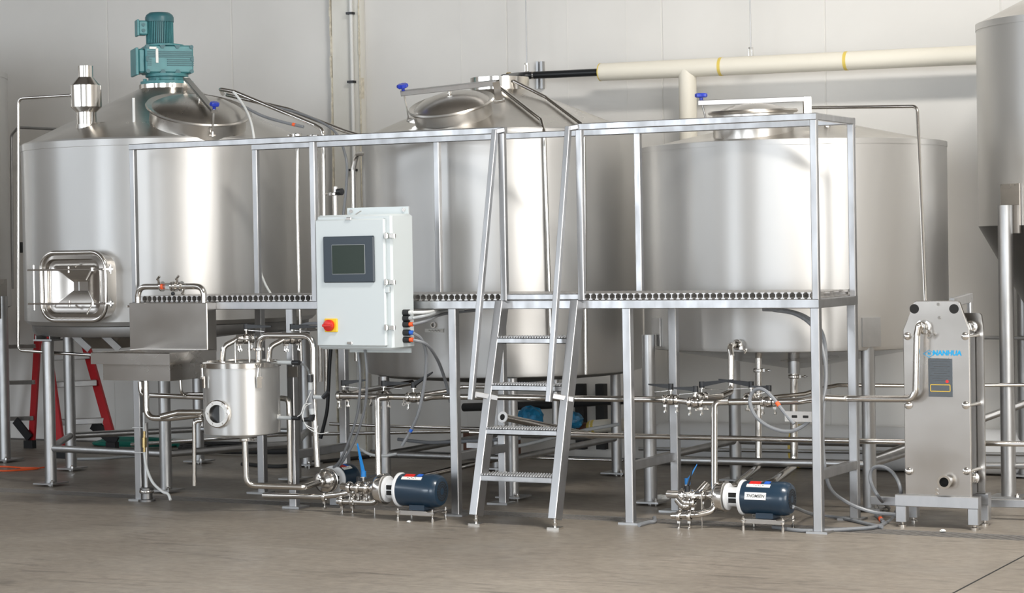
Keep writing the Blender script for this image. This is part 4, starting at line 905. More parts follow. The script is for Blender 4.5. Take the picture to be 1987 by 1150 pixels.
valve('middle black-handled valve of the left manifold', (P(733, 757, y0).x, y0+.07, zm), (.3, 1, 0), (1, .1, 0), hl=.17, tilt=.02, r=.018)
valve('black-handled valve with raised handle at the right end of the left manifold', (P(803, 770, y0).x, y0, zm), (1, .15, 0), (1, -.1, 0), hl=.14, tilt=.55, r=.018)
for px, yy in ((720, .04), (784, .04)):
    q = P(px, 784, y0-.02); nb = MB(); nb.lathe([(.006, -.005), (.012, -.005), (.012, .005), (.006, .005)], q, (0, 1, 0), 6, cap=False); nb.cyl(q+V((0, 0, .012)), q+V((0, 0, .03)), .004, 6); tag(nb.build('wing_nut', CHROME, None), 'hanging clamp nut below the left manifold, %s' % ('left of its drop pipe' if px < 740 else 'near the raised handle'), 'nut')
pipe('steel pipe sloping back from the left manifold behind the valves', [P(672, 766, .15), P(705, 757, .30), P(760, 749, .75), P(800, 742, .95)], .018, .05, name='steel_pipe')
# main line: left valve -> right, behind the front legs
ym = .22
mz_ = lambda px, py, Y=ym: P(px, py, Y)
M1 = [P(822, 773, .10), P(838, 770, .14), P(862, 769, ym), P(1292, 775, ym)]
pipe('long upper steel product pipe running behind ladder and walkway legs', M1, .0175, .05, name='product_pipe')
pipe('thin upper steel pipe ending behind the ladder left rail', [P(818, 765, .3), P(870, 757, .42), P(895, 750, .50), P(955, 750, .5)], .013, .04, name='steel_pipe')
V1 = P(1302, 775, ym); V2 = P(1350, 779, ym)
valve('leftmost black-handled valve on the right manifold', V1, (1, 0, 0), (-1, -.2, 0), hl=.13, tilt=.10, r=.018)
pipe('short steel pipe piece between the two left valves of the right manifold', [P(1311, 776, ym), P(1326, 778, ym-.01), P(1340, 780, ym-.02)], .0175, .03, name='pipe_piece')
valve('second black-handled valve on the right manifold beside the drop pipe', P(1350, 780, ym-.02), (1, 0, 0), (-1, -.2, 0), hl=.13, tilt=.05, r=.018)
zR = P(1430, 778, ym-.02).z
pipe('horizontal right manifold pipe between the valves above the pump', [P(1362, 780, ym-.02), P(1482, 779, ym-.02)], .0185, name='manifold_pipe')
valve('third black-handled valve behind the right manifold, handle pointing left', P(1458, 771, ym+.08), (.3, 1, 0), (-1, .05, 0), hl=.20, tilt=.12, r=.018)
valve('valve with handle pointing right behind the right manifold drop pipe', P(1362, 771, ym+.08), (.3, 1, 0), (1, .05, 0), hl=.19, tilt=.15, r=.018)
valve('rightmost black-handled valve on the right manifold before the exchanger line', P(1492, 779, ym-.02), (1, 0, 0), (-1, -.25, 0), hl=.10, tilt=.12, r=.018)
hy = HY-.075
pipe('long steel pipe from the right manifold up into the heat exchanger front plate', [P(1504, 779, ym-.02), P(1552, 778, ym-.02), P(1592, 771, ym+.02), (P(1640, 773, hy-.02).x, hy-.02, P(1640, 773, hy-.02).z), P(1768, 774, hy), P(1777, 760, hy), P(1779, 650, hy), P(1783, 630, hy), (q_up.x, hy+.01, q_up.z), (q_up.x, HY-.05, q_up.z)], .0185, .055, name='product_pipe', clamps=[((q_up.x, HY-.045, q_up.z), (0, 1, 0), (1, 0, -1))])
pipe('steel drop pipe from the right manifold down to the right pump outlet', [P(1412, 779, ym-.03), P(1386, 780, ym-.06), P(1386, 990, .0), P(1352, 998, -.05), P(1304, 1000, -.05)], .0185, .05, name='steel_pipe', clamps=[(P(1318, 1000, -.05), (1, 0, 0)), (P(1338, 1000, -.05), (1, 0, 0))])
valve('dark-handled valve low on the floor left of the right pump', P(1344, 975, .0)+V((-.04, .02, .0)), (1, 0, 0), (.3, 0, 1), hl=.12, tilt=.0, r=.018, lever=False)
# tank 3 side outlet
o3 = on_cyl(1436, 668, *T3); q1 = P(1420, 664, o3.y-.10)
pipe('steel outlet pipe bending down from the front of the right tank', [o3+V((0, .02, 0)), (o3.x-.03, o3.y-.09, o3.z+.0), P(1419, 690, o3.y-.10), P(1419, 760, o3.y-.12), P(1400, 768, .40), P(1370, 772, .30)], .0185, .05, name='steel_pipe', clamps=[(o3+V((-.005, -.03, 0)), (.25, 1, 0), (1, 0, -.6))])
# tank 3 bottom outlets to the pump suction
for px, yb2, lab, end in ((1472, 1.05, 'left steel suction pipe dropping from the right tank bottom cone', [P(1472, 905, 1.05), P(1425, 942, .40), P(1366, 955, .10)]), (1541, 1.25, 'right steel suction pipe dropping from the right tank bottom cone', [P(1541, 905, 1.25), P(1500, 935, .7), P(1440, 955, .35)])):
    a = P(px, 686, yb2); m1 = P(px, 718 if px < 1500 else 730, yb2)
    pipe(lab, [a, P(px, 800, yb2)]+end, .020 if px < 1500 else .024, .07, name='suction_pipe', clamps=[(m1, (0, 0, 1), (1, 0, 0))])
    if px > 1500: tag(MB().cyl(P(px, 688, yb2), P(px, 724, yb2), .036, 20).build('outlet_neck', LEG, None), 'wide outlet neck under the right tank above its right suction pipe', 'pipe')
# suction manifold in front of pump 3
pi = V((p3.x-.325*1.16, p3.y, p3.z))
pipe('short suction pipe feeding the right pump casing', [pi+V((.005, 0, 0)), pi+V((-.14, 0, .0)), pi+V((-.23, .03, -.005))], .023, .05, name='suction_pipe', clamps=[(pi+V((-.008, 0, 0)), (1, 0, 0)), (pi+V((-.075, 0, 0)), (1, 0, 0)), (pi+V((-.13, 0, 0)), (1, 0, 0))])
valve('blue-handled valve above the right pump suction', pi+V((-.10, 0, .0)), (1, 0, 0), (.55, .2, 1), hl=.11, hm=BLUEH, tilt=.0, r=.02, lever=False)
pe = MB(); e = P(1322, 983, .0); pe.tube([P(1316, 968, .02), P(1330, 985, .0), P(1372, 940, .15)], .026, .05); tag(pe.build('pipe_elbow', TUBE, None), 'stub elbow on the floor at the left end of the right pump suction', 'pipe')
# pump 2 piping
pi2 = V((p2.x-.315*1.16, p2.y, p2.z))
pipe('short suction pipe feeding the pump under the control box', [pi2+V((.005, 0, 0)), pi2+V((-.10, .0, 0)), pi2+V((-.20, .04, -.0))], .022, .05, name='suction_pipe', clamps=[(pi2+V((-.008, 0, 0)), (1, 0, 0)), (pi2+V((-.065, 0, 0)), (1, 0, 0)), (pi2+V((-.125, 0, 0)), (1, 0, 0))])
valve('blue-handled valve standing upright beside the pump under the control box', pi2+V((-.04, .02, .005)), (1, 0, 0), (-.28, .1, 1), hl=.18, hm=BLUEH, tilt=.0, r=.02)
valve('black-handled valve lying low between the two left pumps', P(692, 955, -.12)+V((0, .03, .0)), (.9, .3, 0), (1, 0, .25), hl=.13, tilt=.0, r=.018)
pipe('low horizontal steel pipe running to the valve between the left pumps', [P(512, 961, -.05), P(620, 963, -.10), P(650, 960, -.11), P(683, 955, -.11)], .018, .05, name='steel_pipe', clamps=[(P(630, 963, -.10), (1, 0, 0))])
tag(MB().cyl(P(712, 995-28, -.12), G(727, 1000)+V((0, 0, 0)), .003, 6).build('support_rod', CHROME, None), 'thin rod prop under the left pump piping', 'rod') if False else None
q = P(727, 985, -.15); g0 = V((q.x, q.y, 0)); tag(MB().cyl(g0, q, .0045, 8).build('support_rod', CHROME, None), 'thin rod prop under the piping left of the control box pump', 'rod')
q = P(1362, 985, .0); g0 = V((q.x, q.y, 0)); tag(MB().cyl(g0, q+V((0, 0, .08)), .0045, 8).build('support_rod', CHROME, None), 'thin rod prop under the right pump suction piping', 'rod')
pipe('sloping steel return pipe passing behind the control box pump', [P(775, 935, .2), P(905, 903, .75), P(965, 890, 1.0)], .018, .05, name='steel_pipe')
# lower product line
pipe('long lower steel pipe running behind the heat exchanger to the right edge', [P(912, 838, .50), P(1100, 843, .55), P(1700, 856, .78), P(2040, 862, .90)], .0155, .3, name='product_pipe')
# open pipe pointing at camera
a = P(976, 809, .05); b = P(1150, 845, .95)
pipe('open-ended steel pipe pointing forward between the ladder rungs', [a, b], .021, name='open_pipe'); 
rg = MB(); d = (a-b).normalized(); rg.lathe([(.018, -.002), (.033, -.002), (.033, .006), (.018, .006)], a, d, 28, cap=False); tag(rg.build('ferrule', WHITE, None), 'bright ferrule ring on the mouth of the open pipe behind the ladder', 'ring')
tag(MB().disc(a+d*.0035, d, .0185, .002, 24).build('pipe_mouth', PIT, None), 'dark mouth of the open pipe behind the ladder', 'opening')
# pipes on tank 1 and between tanks
y1 = 1.0
c1 = cone_pt(432, 182, T1, Z1T, ZN1, .2)
pipe('polished steel pipe sloping down the right side of the mash tank cone', [c1, P(428, 173, 1.15), P(455, 178, 1.12), P(612, 243, .98), P(627, 252, .95), P(629, 400, .95), P(633, 760, .95)], .014, .05, name='spray_pipe')
pipe('steel pipe sloping from the mash tank cone to the wall column', [P(440, 184, 1.6), P(560, 212, 1.6), P(668, 254, 1.6), P(715, 268, 1.55), P(740, 290, 1.45)], .014, .08, name='spray_pipe')
pipe('tall vertical steel riser at the right side of the mash tank', [P(578, 262, .86), P(577, 400, .86), P(584, 700, .86)], .012, name='riser_pipe', clamps=[(P(578, 262, .86), (0, 0, 1), (-1, 0, 0))])
pipe('second vertical steel riser behind the control box', [P(612, 262, .9), P(616, 415, .9), P(622, 740, .9)], .014, name='riser_pipe', clamps=[(P(612, 264, .9), (0, 0, 1), (-1, 0, 0))])
k2 = on_cyl(716, 297, *T2)
pipe('steel pipe bending out of the middle tank upper left and running down', [V((k2.x, k2.y+.03, k2.z)), P(692, 299, 1.2), P(685, 330, 1.2), P(687, 480, 1.2), P(692, 700, 1.2)], .016, .06, name='outlet_pipe', clamps=[(P(708, 298, 1.2), (1, .2, 0), (0, 0, 1))])
tt = P(651, 385, .63); pipe('short valve riser pipe above the control box', [P(650, 378, .63), P(654, 582, .63)], .016, name='riser_pipe', clamps=[(P(650, 376, .63), (0, 0, 1), (-1, 0, 0))])
hb = MB(); hb.cyl(P(651, 374, .63), P(651, 362, .63), .016, 14); tt_ = thing('vent_valve', 'small vent valve with black round knob above the control box', 'valve', P(651, 374, .63)); hb.build('body', CHROME, tt_)
kb = MB(); q = P(660, 372, .59); kb.lathe([(.010, 0), (.022, .006), (.022, .04), (.008, .046)], q-V((.02, 0, 0)), (1, -.2, 0), 14); kb.build('knob', BLACK, tt_)
hose('dark grey hose looping along the mash tank pipes and down behind the control box', [P(520, 205, 1.3), P(575, 218, 1.3), P(625, 238, 1.25), P(655, 262, 1.2), P(672, 310, 1.1), P(672, 360, 1.1), P(666, 420, 1.1)], .009, GREY)
hose('grey hose with orange tape band lying on the mash tank cone', [P(470, 205, 1.0), P(510, 225, .98), P(550, 237, .95), P(589, 246, .95)], .010, GREY, bands=[(P(568, 241, .948), P(573, 242.5, .948), ORANGE)])
hose('clear white tube curving down from the mash tank manway past the rear rail', [P(453, 178, .95), P(470, 200, .9), P(485, 230, .80), P(493, 268, .72), P(498, 330, .70), P(500, 420, .70), P(503, 510, .70), P(512, 545, .70), P(526, 571, .70)], .008, WTUBE, 'tube', 'plastic_tube')
# left frame pipe: vent stack to floor level
yv = vp.y
pts = [P(150, 184, yv), P(36, 191, yv-.0), P(26, 203, yv), P(35, 660, yv), P(40, 686, yv), P(180, 689, yv)]
pipe('thin steel pipe looping from the vent stack down the left side of the mash tank', [(vx-.10, vp.y, pts[0].z), pts[1], pts[3]+V((0, 0, -.07)), pts[5]], .0105, .045, name='condensate_pipe', clamps=[((vx-.112, vp.y, pts[0].z), (1, 0, 0))])
pipe('thin grey pipe on the wall left of the mash tank', [P(118, 251, 3.0), P(35, 247, 3.0), P(22, 262, 3.0), P(24, 560, 3.0)], .012, .05, name='wall_pipe', m=LEG)
# pipes on middle tank cone
c2 = cone_pt(988, 168, T2, Z2T, ZN2, .196); a = P(984, 166, 1.2)
cm = cone_pt(1050, 238, T2, Z2T, ZN2, .196); nn = V((.3, -.5, 1)).normalized()*.022
fr1 = on_cyl(1057, 300, T2[0], T2[1], T2[2]+.022); fr2 = on_cyl(1063, 800, T2[0], T2[1], T2[2]+.022)
pipe('steel pipe descending the middle tank cone and straight down its front', [V((1.86, 1.48, ZN2+.03)), cm+nn, (fr1.x, fr1.y, Z2T-.03), (fr1.x+.02, fr1.y, 1.0)], .0125, .05, name='spray_pipe')
ce_ = cone_pt(1130, 250, T2, Z2T, ZN2, .196)
pipe('second steel pipe descending the right side of the middle tank cone', [V((1.96, 1.54, ZN2+.05)), cone_pt(1060, 195, T2, Z2T, ZN2, .196)+nn, cone_pt(1128, 246, T2, Z2T, ZN2, .196)+nn, on_cyl(1133, 262, T2[0], T2[1], T2[2]+.03), on_cyl(1137, 726, T2[0], T2[1], T2[2]+.03)], .0115, .05, name='spray_pipe')
q = on_cyl(842, 630, *T2); n = V((q.x-T2[0], q.y-T2[1], 0)).normalized(); MB_ = MB().lathe([(.012, 0), (.02, 0), (.02, .012), (.012, .012)], q, n, 16, cap=False); o = MB_.build('thermowell', TUBE, t2)
q = on_cyl(843, 641, *T2); sd = V((-n.y, n.x, 0)); rt = Matrix((sd, n, V((0, 0, 1)))).transposed(); o = MB().box(q+n*.003, (.135, .002, .022), rt).build('paper_label', LABEL, t2, False); o['label'] = 'white handwritten paper label'
sc_ = MB()
for j in range(8): sc_.box(q+n*.005+sd*(-.035+.011*j)+V((0, 0, .002*(-1)**j)), (.007, .001, .004), rt)
sc_.build('handwriting', INK, o, False)
# tank 2 bottom drain
pipe('short drain pipe hanging from the middle tank bottom', [P(1078, 735, 1.3), P(1078, 802, 1.3), P(1078, 830, 1.3)], .022, name='drain_pipe', m=LEG)
# CIP pipe on tank 3
pipe('thin steel cleaning pipe from the right tank lid bending down behind the exchanger', [(T3[0]+.2, T3[1]+.25, P(1560, 210, 1.9).z), P(1565, 209, 1.55), P(1780, 206, 1.15), P(1796, 590, .9)], .0105, .05, name='cleaning_pipe')

# insulated duct, black pipe, hangers
a, b = P(1165, 140, 3.12), P(1905, 106, 3.12); 
ip = thing('insulated_pipe', 'cream jacketed insulated pipe with downward branch high on the back wall', 'pipe', a); ri = .064
d = (b-a).normalized(); MB().lathe([(ri-.008, 0), (ri, .008), (ri, (b-a).length)], a, d, 40).build('jacket', INSUL, ip)
tj = P(1334, 150, 3.12); te_ = V((tj.x, 3.12, a.z+(b.z-a.z)*(tj.x-a.x)/(b.x-a.x)))
MB().cyl(te_, (tj.x+.0, 3.12, 1.6), ri*.98, 36).build('branch_jacket', INSUL, ip)
for px in (1397, 1640):
    q = P(px, 120, 3.12); f = (q.x-a.x)/(b.x-a.x); q = a+(b-a)*f; MB().cyl(q, q+d*.022, ri+.0015, 40).build('tape_band', YEL, ip)['label'] = 'yellow tape band'
MB().lathe([(ri+.001, .0), (ri+.001, .008), (ri-.008, -.003)], a, d, 40, cap=False).build('end_tape', YEL, ip)
bp0 = P(972, 146, 3.12)
t = thing('black_pipe', 'black pipe joining the end of the cream insulated pipe', 'pipe', bp0); b0 = a+d*.03-(d*(a.x-bp0.x))
MB().tube([P(977, 152, 1.72), P(1003, 147.5, 3.12), a+d*.02], .027, .12, 20).build('tube', BLACK, t)
for px in (985, 1033): q = b0+(a-b0)*((P(px, 146, 3.12).x-b0.x)/(a.x-b0.x)); MB().cyl(q, q+d*.02, .031, 24).build('pipe_clip', BRASS if px < 1000 else CHROME, t)
st = thing('wall_strut', 'galvanised slotted strut on the back wall behind the black pipe', 'bracket', P(1047, 172, 3.35)); x0, z0, z1 = P(1048, 172, 3.35).x, P(1048, 172, 3.35).z, P(1048, 119, 3.35).z
b_ = MB(); 
for s_ in (-1, 1): b_.b2((x0+s_*.018-.008, 3.34, z0), (x0+s_*.018+.008, 3.38, z1))
b_.b2((x0-.012, 3.365, z0), (x0+.012, 3.38, z1)); b_.build('channel', LEG, st, False)
for i, px in enumerate((1022, 1457)):
    q = P(px, 100, 3.12); zz = a.z+(b.z-a.z)*(q.x-a.x)/(b.x-a.x); top = 6.9; t = thing('hanger_rod', 'thin threaded hanger rod above the %s' % ('black pipe' if i == 0 else 'cream insulated pipe'), 'hanger', (q.x, 3.12, zz+.06)); r0 = .03 if i == 0 else ri
    MB().cyl((q.x, 3.12, zz+r0+.06), (q.x, 3.12, H_ROOM-.0), .005, 8).build('rod', LEG, t)
    c_ = MB()
    if i == 0: c_.lathe([(r0+.003, -.012), (r0+.003, .012), (r0+.001, .012), (r0+.001, -.012)], (q.x, 3.12, zz), d, 28, cap=False)
    c_.bar((q.x-.012, 3.12, zz+r0), (q.x-.012, 3.12, zz+r0+.06), .004, .02, (0, 1, 0), .0005); c_.bar((q.x+.012, 3.12, zz+r0), (q.x+.012, 3.12, zz+r0+.06), .004, .02, (0, 1, 0), .0005); c_.disc((q.x, 3.12, zz+r0+.055), (0, 0, 1), .018, .012, 8); c_.build('clevis', CHROME, t)
# wall conduit on column
x0 = P(680, 100, 3.3).x; x1_ = P(684, 250, 3.3).x
t = thing('wall_conduit', 'white conduit with black straps running down the wall column', 'conduit', (x0, 3.3, 0)); MB().cyl((x0+.02, 3.30, .3), (x0, 3.30, H_ROOM), .015, 12).build('tube', PVC, t)
for py in (26, 159, 330): q = P(680, py, 3.3); MB().box((x0+.006, 3.298, q.z), (.055, .045, .018)).build('strap', BLACK, t, False)

# ------------------------------------------------------------------ hoses and cables
hose('right one of two grey cables hanging from control box to the small pump', [P(708, 676, -.05), P(712, 730, -.05), P(708, 790, 0), P(690, 850, .05), P(668, 890, .1), P(656, 905, .2)], .0085)
hose('left one of two grey cables hanging from control box to the small pump', [P(694, 676, -.03), P(699, 730, -.03), P(694, 800, 0.02), P(675, 860, .07), P(660, 893, .12), P(646, 908, .2)], .0085)
hose('grey cable with blue tape hanging in a curve below the control box side', [(PX1+.06, -.17, P(805, 645, -.17).z), P(818, 658, -.12), P(827, 690, -.05), P(824, 740, -.02), P(812, 800, 0), P(795, 838, .02), P(780, 864, .02)], .0095, bands=[(P(799, 832, .018), P(796, 837, .018), BLUET)])
hose('grey cable with red tape looping from the control box side behind the walkway leg', [(PX1+.06, -.17, P(805, 659, -.17).z), P(828, 668, -.1), P(850, 700, .1), P(866, 745, .25), P(874, 780, .3)], .0095)
hose('lower grey cable running from the control box up under the walkway beam', [(PX1+.06, -.17, P(805, 629, -.17).z), P(828, 622, -.1), P(850, 612, .1), P(872, 607, .25), P(930, 601, .35)], .009)
hose('middle grey cable running from the control box under the walkway beam', [(PX1+.06, -.17, P(805, 617, -.17).z), P(830, 611, -.1), P(860, 603, .15), P(900, 600, .3)], .009, GREYF)
hose('upper white cable running from the control box under the walkway beam', [(PX1+.06, -.17, P(805, 606, -.17).z), P(830, 605, -.1), P(860, 601, .2), P(890, 599, .3)], .009, WTUBE)
hose('grey cable entering the control box from the left', [P(575, 635, .1), P(590, 629, .0), P(608, 627, -.08), P(622, 628, -.12)], .009)
hose('big grey cable loop with red tape hanging at the right manifold', [P(1500, 601, .32), P(1545, 610, .28), P(1582, 640, .2), P(1601, 700, .12), P(1600, 760, .08), P(1580, 806, .05), P(1540, 835, .03), P(1500, 831, .03), P(1467, 808, .05), P(1455, 778, .08), P(1463, 758, .08), P(1480, 755, .06), P(1500, 772, .04), P(1522, 800, .03), P(1541, 822, .02)], .0105, bands=[(P(1507, 780, .037), P(1512, 787, .035), ORANGE)])
hose('second grey cable arching under the walkway beam and down behind the right leg', [P(1480, 600, .45), P(1530, 603, .45), P(1570, 618, .40), P(1597, 650, .35), P(1603, 720, .30), P(1598, 800, .25), P(1597, 870, .25), P(1608, 940, .3), P(1640, 972, .45), P(1690, 992, .5), P(1740, 998, .5)], .0105)
zf = lambda x, y: G(x, y, .011)
hose('grey floor hose leaving the right pump and curling beside the exchanger stand', [P(1545, 983, .05)+V((-.02, 0, 0)), zf(1580, 998), zf(1640, 1006), zf(1700, 1020), zf(1712, 1022)], .0105, bands=[])
hose('grey hose loop on the floor between the right leg and the exchanger', [zf(1500, 1022), zf(1560, 1029), zf(1650, 1026), zf(1705, 1020), zf(1735, 1000), P(1748, 955, .5), P(1735, 920, .55), P(1712, 905, .6), P(1692, 910, .62), P(1690, 935, .62), P(1706, 965, .60), zf(1725, 985)], .0105)
hose('short loose grey hose end with red band beside the exchanger stand', [zf(1700, 1000), zf(1706, 1003), zf(1714, 1012)], .011, bands=[(zf(1708, 1005), zf(1710, 1008), ORANGE)])
hose('short bent grey hose offcut on the floor beside the fourth front leg', [zf(1240, 1018), zf(1258, 1013), zf(1270, 1011), zf(1270, 1004)], .012, GREY)
hose('long grey hose running low behind the ladder from left to right', [P(772, 852, 1.0), P(830, 858, 1.0), P(870, 857, 1.0), P(960, 853, 1.0), P(1010, 850, 1.1)], .011)
hose('light grey hose hanging from the small pump area toward the left pipe stand', [P(690, 862, .3), P(715, 880, .3), P(745, 884, .32), P(770, 880, .35)], .009, GREYF)
# green and black hoses, orange cord behind at left
gh = [];
for k in range(60):
    a_ = 2*math.pi*k/17; r1 = .30+.05*math.sin(k*.7); c = G(235, 868); gh.append((c.x+.05+r1*1.35*math.cos(a_), c.y+.15+r1*.45*math.sin(a_), .014+.010*(k/17)))
hose('coiled green garden hose on the floor behind the mash tank legs', gh, .015, GREENH)
hose('grey hose tail lying on the floor in front of the green coil', [zf(150, 890), zf(200, 889), zf(262, 884), zf(330, 882)], .010, GREYF)
bh = []
for k in range(44):
    a_ = 2*math.pi*k/16; c = G(430, 880); bh.append((c.x+.1+(.55+.05*math.sin(k))*math.cos(a_), c.y+.15+.22*math.sin(a_), .017+.012*(k/16)))
hose('coiled black hose on the floor behind the vessel', bh, .017, RUBBER)
hose('black hose trailing right from the black coil', [zf(470, 900), zf(540, 905), zf(600, 898), zf(680, 890), zf(760, 880)], .016, RUBBER)
oc = [zf(-20, 905), zf(10, 905), zf(40, 907), zf(75, 908), zf(45, 911), zf(5, 913), zf(-15, 909)]
hose('orange extension cord lying on the floor at the left edge', oc, .007, ORH, 'cord', 'extension_cord')
hose('orange cord end reaching toward the mash tank leg', [zf(40, 909), zf(70, 908), zf(88, 906)], .006, ORH, 'cord', 'extension_cord')

# ------------------------------------------------------------------ red step ladder behind the mash tank
sl = thing('stepladder', 'red fibreglass stepladder standing behind the mash tank legs', 'ladder', G(130, 855))
yl_ = 2.75
def rail(p0, p1, Ya, Yb, nm='rail', w_=.075): a, b = P(*p0, Ya), P(*p1, Yb); return MB().bar(a, b, w_, .03, (0, 1, 0), .004).build(nm, REDF, sl)
rail((150, 610), (214, 838), yl_-.25, yl_-.45); rail((82, 610), (118, 868), 2.1, 1.95)
rail((76, 610), (62, 855), yl_, yl_+.05, 'rear_rail', .06)
rail((4, 610), (-8, 830), yl_+.2, yl_+.35, 'rear_rail', .06)
for py, xa_, xb_ in ((690, 92, 172), (742, 100, 186), (815, 112, 206)):
    MB().bar(P(xa_, py+4, 2.1), P(xb_, py, yl_-.4), .07, .045, ch=.004).build('step', LEG, sl)
for py, xa_, xb_ in ((672, 18, 70), (742, 14, 66), (812, 8, 62)):
    MB().bar(P(xa_, py, yl_+.1), P(xb_, py-1, yl_), .03, .035, ch=.004).build('rear_rung', LEG, sl)
MB().bar(P(30, 815, yl_), P(58, 850, yl_), .07, .02, (0, 1, 0), .002).build('gusset', BLACK, sl); MB().bar(P(180, 822, yl_-.42), P(226, 858, yl_-.42), .09, .02, (0, 1, 0), .002).build('gusset', BLACK, sl)
for px, py, Y in ((58, 862, yl_), (122, 880, 1.95), (218, 866, yl_-.45)):
    q = P(px, py, Y); MB().box((q.x, q.y, max(.02, q.z)), (.09, .05, .07)).build('boot', BLACK, sl, False)

# ------------------------------------------------------------------ lines and clutter behind the tanks
pipe('thin horizontal steel line crossing low behind the left walkway legs', [P(255, 862, 2.3), P(540, 843, 2.3), P(800, 838, 2.3), P(960, 835, 2.3)], .014, name='wall_line', m=TUBE)
pipe('second horizontal steel line low behind the middle tank legs', [P(640, 822, 2.0), P(780, 827, 2.0), P(965, 832, 2.0)], .012, name='wall_line')
pipe('horizontal steel line low between the middle tank legs and the wall', [P(560, 905, 2.8), P(760, 880, 2.9), P(1210, 893, 3.0)], .010, name='wall_line')
pipe('dark horizontal line on the back wall right of the exchanger', [P(1240, 870, 3.0), P(1500, 874, 3.0), P(2030, 882, 3.0)], .013, name='wall_line', m=LEG)
pipe('upper thin line between right tank and right fermenter', [P(1840, 654, 3.0), P(2030, 656, 3.0)], .013, name='wall_line', m=LEG)
pipe('thin steel line bending behind the right manifold to the right edge', [P(1500, 770, .75), P(1560, 764, 1.0), P(1600, 752, 1.2), P(1625, 747, 1.25), P(1760, 748, 1.5), P(2030, 746, 1.9)], .0115, .06, name='steel_line')
pipe('diagonal steel brace pipe at the right fermenter legs', [P(1688, 892, 2.1), P(1990, 782, 2.7)], .024, name='brace_pipe', m=LEG)
pipe('low horizontal pipe beside the right fermenter leg', [P(1912, 903, 1.9), P(2030, 904, 1.9)], .02, name='brace_pipe', m=LEG)
b_ = MB(); a = P(1692, 970, .75); b = P(1760, 970, .75); b_.bar((a.x, a.y, a.z), (b.x+.1, b.y, a.z), .04, .05, ch=.003); tag(b_.build('floor_rail', SQ, None, False), 'square steel stub rail between tank leg and exchanger stand', 'rail')
b_ = MB(); a = P(1900, 975, .9); b = P(2030, 977, .9); b_.bar(a, b, .05, .045, ch=.003); tag(b_.build('floor_rail', SQ, None, False), 'square steel rail on the floor right of the exchanger', 'rail')
# slotted angle bracket at the right leg
sa = thing('slotted_bracket', 'slotted steel angle bolted to the left side of the right walkway leg', 'bracket', P(1550, 808, .02)); a, b = P(1524, 807, .03), P(1578, 807, .03)
MB().b2((a.x, .02, a.z-.028), (b.x, .026, a.z+.028)).build('angle', PLATE, sa, False)
for f in (.35, .75): x = a.x+(b.x-a.x)*f; MB().rbox((x, .018, a.z), (.03, .006, .014), .002).build('slot', PIT, sa)
# insulated pipe along the wall base
a, b = P(1278, 860, 3.18), P(2030, 866, 3.18); a.z = b.z = .155; t = thing('lower_insulated_pipe', 'thick white insulated pipe lying on the floor along the back wall behind the right tank', 'pipe', a); d = (b-a).normalized()
MB().lathe([(.10, 0), (.135, .012), (.15, .04), (.15, (b-a).length)], a, d, 48).build('jacket', WHITE, t); q = P(1515, 846, 2.9); f = (q.x-a.x)/(b.x-a.x); q = a+(b-a)*f; MB().cyl(q, q+d*.04, .152, 48).build('tape_band', YEL, t)['label'] = 'yellow tape band'
t = thing('taped_pipe_joint', 'white insulated stub with yellow end and blue film wraps behind the ladder', 'pipe', P(1150, 830, 2.6)); a, b = P(1148, 827, 2.5), P(1215, 823, 2.5)
MB().cyl(a, b, .045, 24).build('jacket', INSUL, t); MB().lathe([(.030, -.03), (.044, -.01), (.046, .02), (.045, .03)], a, (b-a), 20).build('yellow_end', YEL, t)
MB().cyl(a+(a-b).normalized()*.10, a, .03, 14).build('dark_core', BROWN, t)
for px, py, rx, rz_ in ((1030, 808, .10, .07), (1108, 815, .09, .065)):
    q = P(px, py, 2.4); vs = []; fs = []; b_ = MB(); random.seed(px); n1_, n2_ = 14, 9
    for i in range(n2_+1):
        ph = math.pi*i/n2_-math.pi/2
        for j in range(n1_): th = 2*math.pi*j/n1_; k = 1+random.uniform(-.13, .13); vs.append((q.x+rx*k*math.cos(ph)*math.cos(th), q.y+.06*k*math.cos(ph)*math.sin(th), q.z+rz_*k*math.sin(ph)))
    for i in range(n2_):
        for j in range(n1_): j2 = (j+1) % n1_; fs.append((i*n1_+j, i*n1_+j2, (i+1)*n1_+j2, (i+1)*n1_+j))
    b_.add(vs, fs).build('film_wrap', BLUEWRAP, t, ang=20)
pipe('thick black pipe crossing behind the ladder under the middle tank', [P(900, 790, 2.6), P(1060, 785, 2.5), P(1220, 775, 2.4)], .03, name='black_line', m=RUBBER)
for px in (1122, 1162):
    a, b = P(px, 745, 3.3), P(px, 872, 3.3); tag(MB().b2((a.x-.035, 3.31, b.z), (a.x+.035, 3.37, a.z)).build('rubber_bumper', RUBBER, None, False), 'black vertical rubber strip on the wall behind the ladder, %s of the pair' % ('left' if px < 1140 else 'right'), 'strip')
tag(MB().b2((P(905, 840, 2.8).x, 2.75, 0.04), (P(1010, 840, 2.8).x, 2.80, P(905, 838, 2.8).z)).build('board', BROWN, None, False), 'reddish brown board leaning at the wall behind the ladder', 'board')
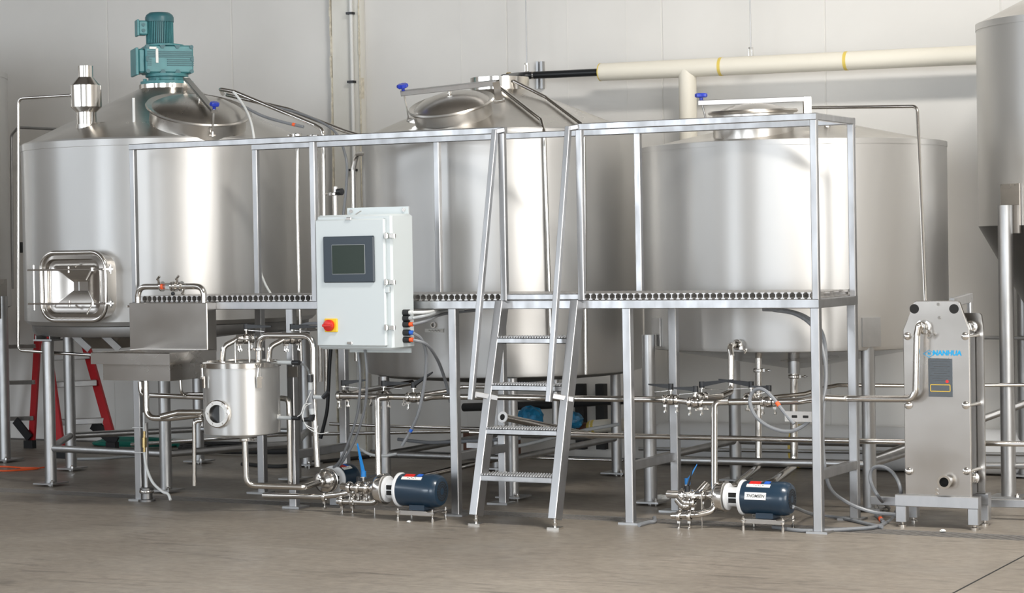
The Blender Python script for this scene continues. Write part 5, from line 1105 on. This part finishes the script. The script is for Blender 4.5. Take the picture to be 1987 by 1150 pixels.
b_ = MB(); a = P(908, 863, .55); b_.bar(a, a+V((.10, .0, 0)), .035, .035, ch=.002); tag(b_.build('tube_stub', SQ, None, False), 'short square tube stub left of the ladder lower rung', 'tube')
pipe('light grey hose rising behind the ladder toward the tank leg', [P(968, 872, 1.3), P(1020, 862, 1.4), P(1060, 852, 1.5), P(1140, 833, 1.8), P(1200, 823, 2.0)], .012, .1, name='hose', m=GREYF, cat='hose')
# small black block added in place of dark hoses on the wall
tag(MB().rbox((P(28, 500, 3.0).x, 3.1, P(28, 480, 3.0).z), (.05, .08, .09), .008).build('hose_stand_in', BLACK, None), 'small black block standing in for dark hoses left of the mash tank', 'box')

# scraps on the floor
for (px, py, sz, lab) in ((1284, 972, .030, 'crumpled white tissue on the floor beside the right tank front leg'), (1829, 1032, .012, 'tiny white scrap on the drain in front of the exchanger stand'), (794, 1014, .010, 'tiny white scrap on the floor under the control box pump')):
    q = G(px, py); random.seed(px); vs = []; fs = []
    for i in range(6):
        ph = math.pi*i/5-math.pi/2
        for j in range(10): th = 2*math.pi*j/10; k = 1+random.uniform(-.35, .35); vs.append((q.x+sz*1.4*k*math.cos(ph)*math.cos(th), q.y+sz*k*math.cos(ph)*math.sin(th), sz*.75+sz*.7*math.sin(ph)*(1+random.uniform(-.1, 0))))
    for i in range(5):
        for j in range(10): j2 = (j+1) % 10; fs.append((i*10+j, i*10+j2, (i+1)*10+j2, (i+1)*10+j))
    tag(MB().add(vs, fs).build('paper_scrap', LABEL, None, False), lab, 'scrap')

GROUPS = {'pump': 'blue motor pumps on the floor', 'butterfly_valve': 'hand-lever valves on the pipework', 'fermenter': 'tall fermenters at the frame edges', 'hanger_rod': 'hanger rods of the high pipe', 'suction_pipe': 'suction pipes', 'hose': 'grey hoses and cables', 'paper_scrap': 'white scraps on the floor', 'wing_nut': 'hanging clamp nuts', 'rubber_bumper': 'black strips on the back wall', 'support_rod': 'thin rod props under the piping', 'spray_pipe': 'pipes on the tank cones', 'wall_line': 'thin lines low behind the tanks'}
for o in list(C.objects):
    n_ = o.name.split('.')[0]
    if o.parent is None and n_ in GROUPS and 'label' in o and 'group' not in o: o['group'] = GROUPS[n_]
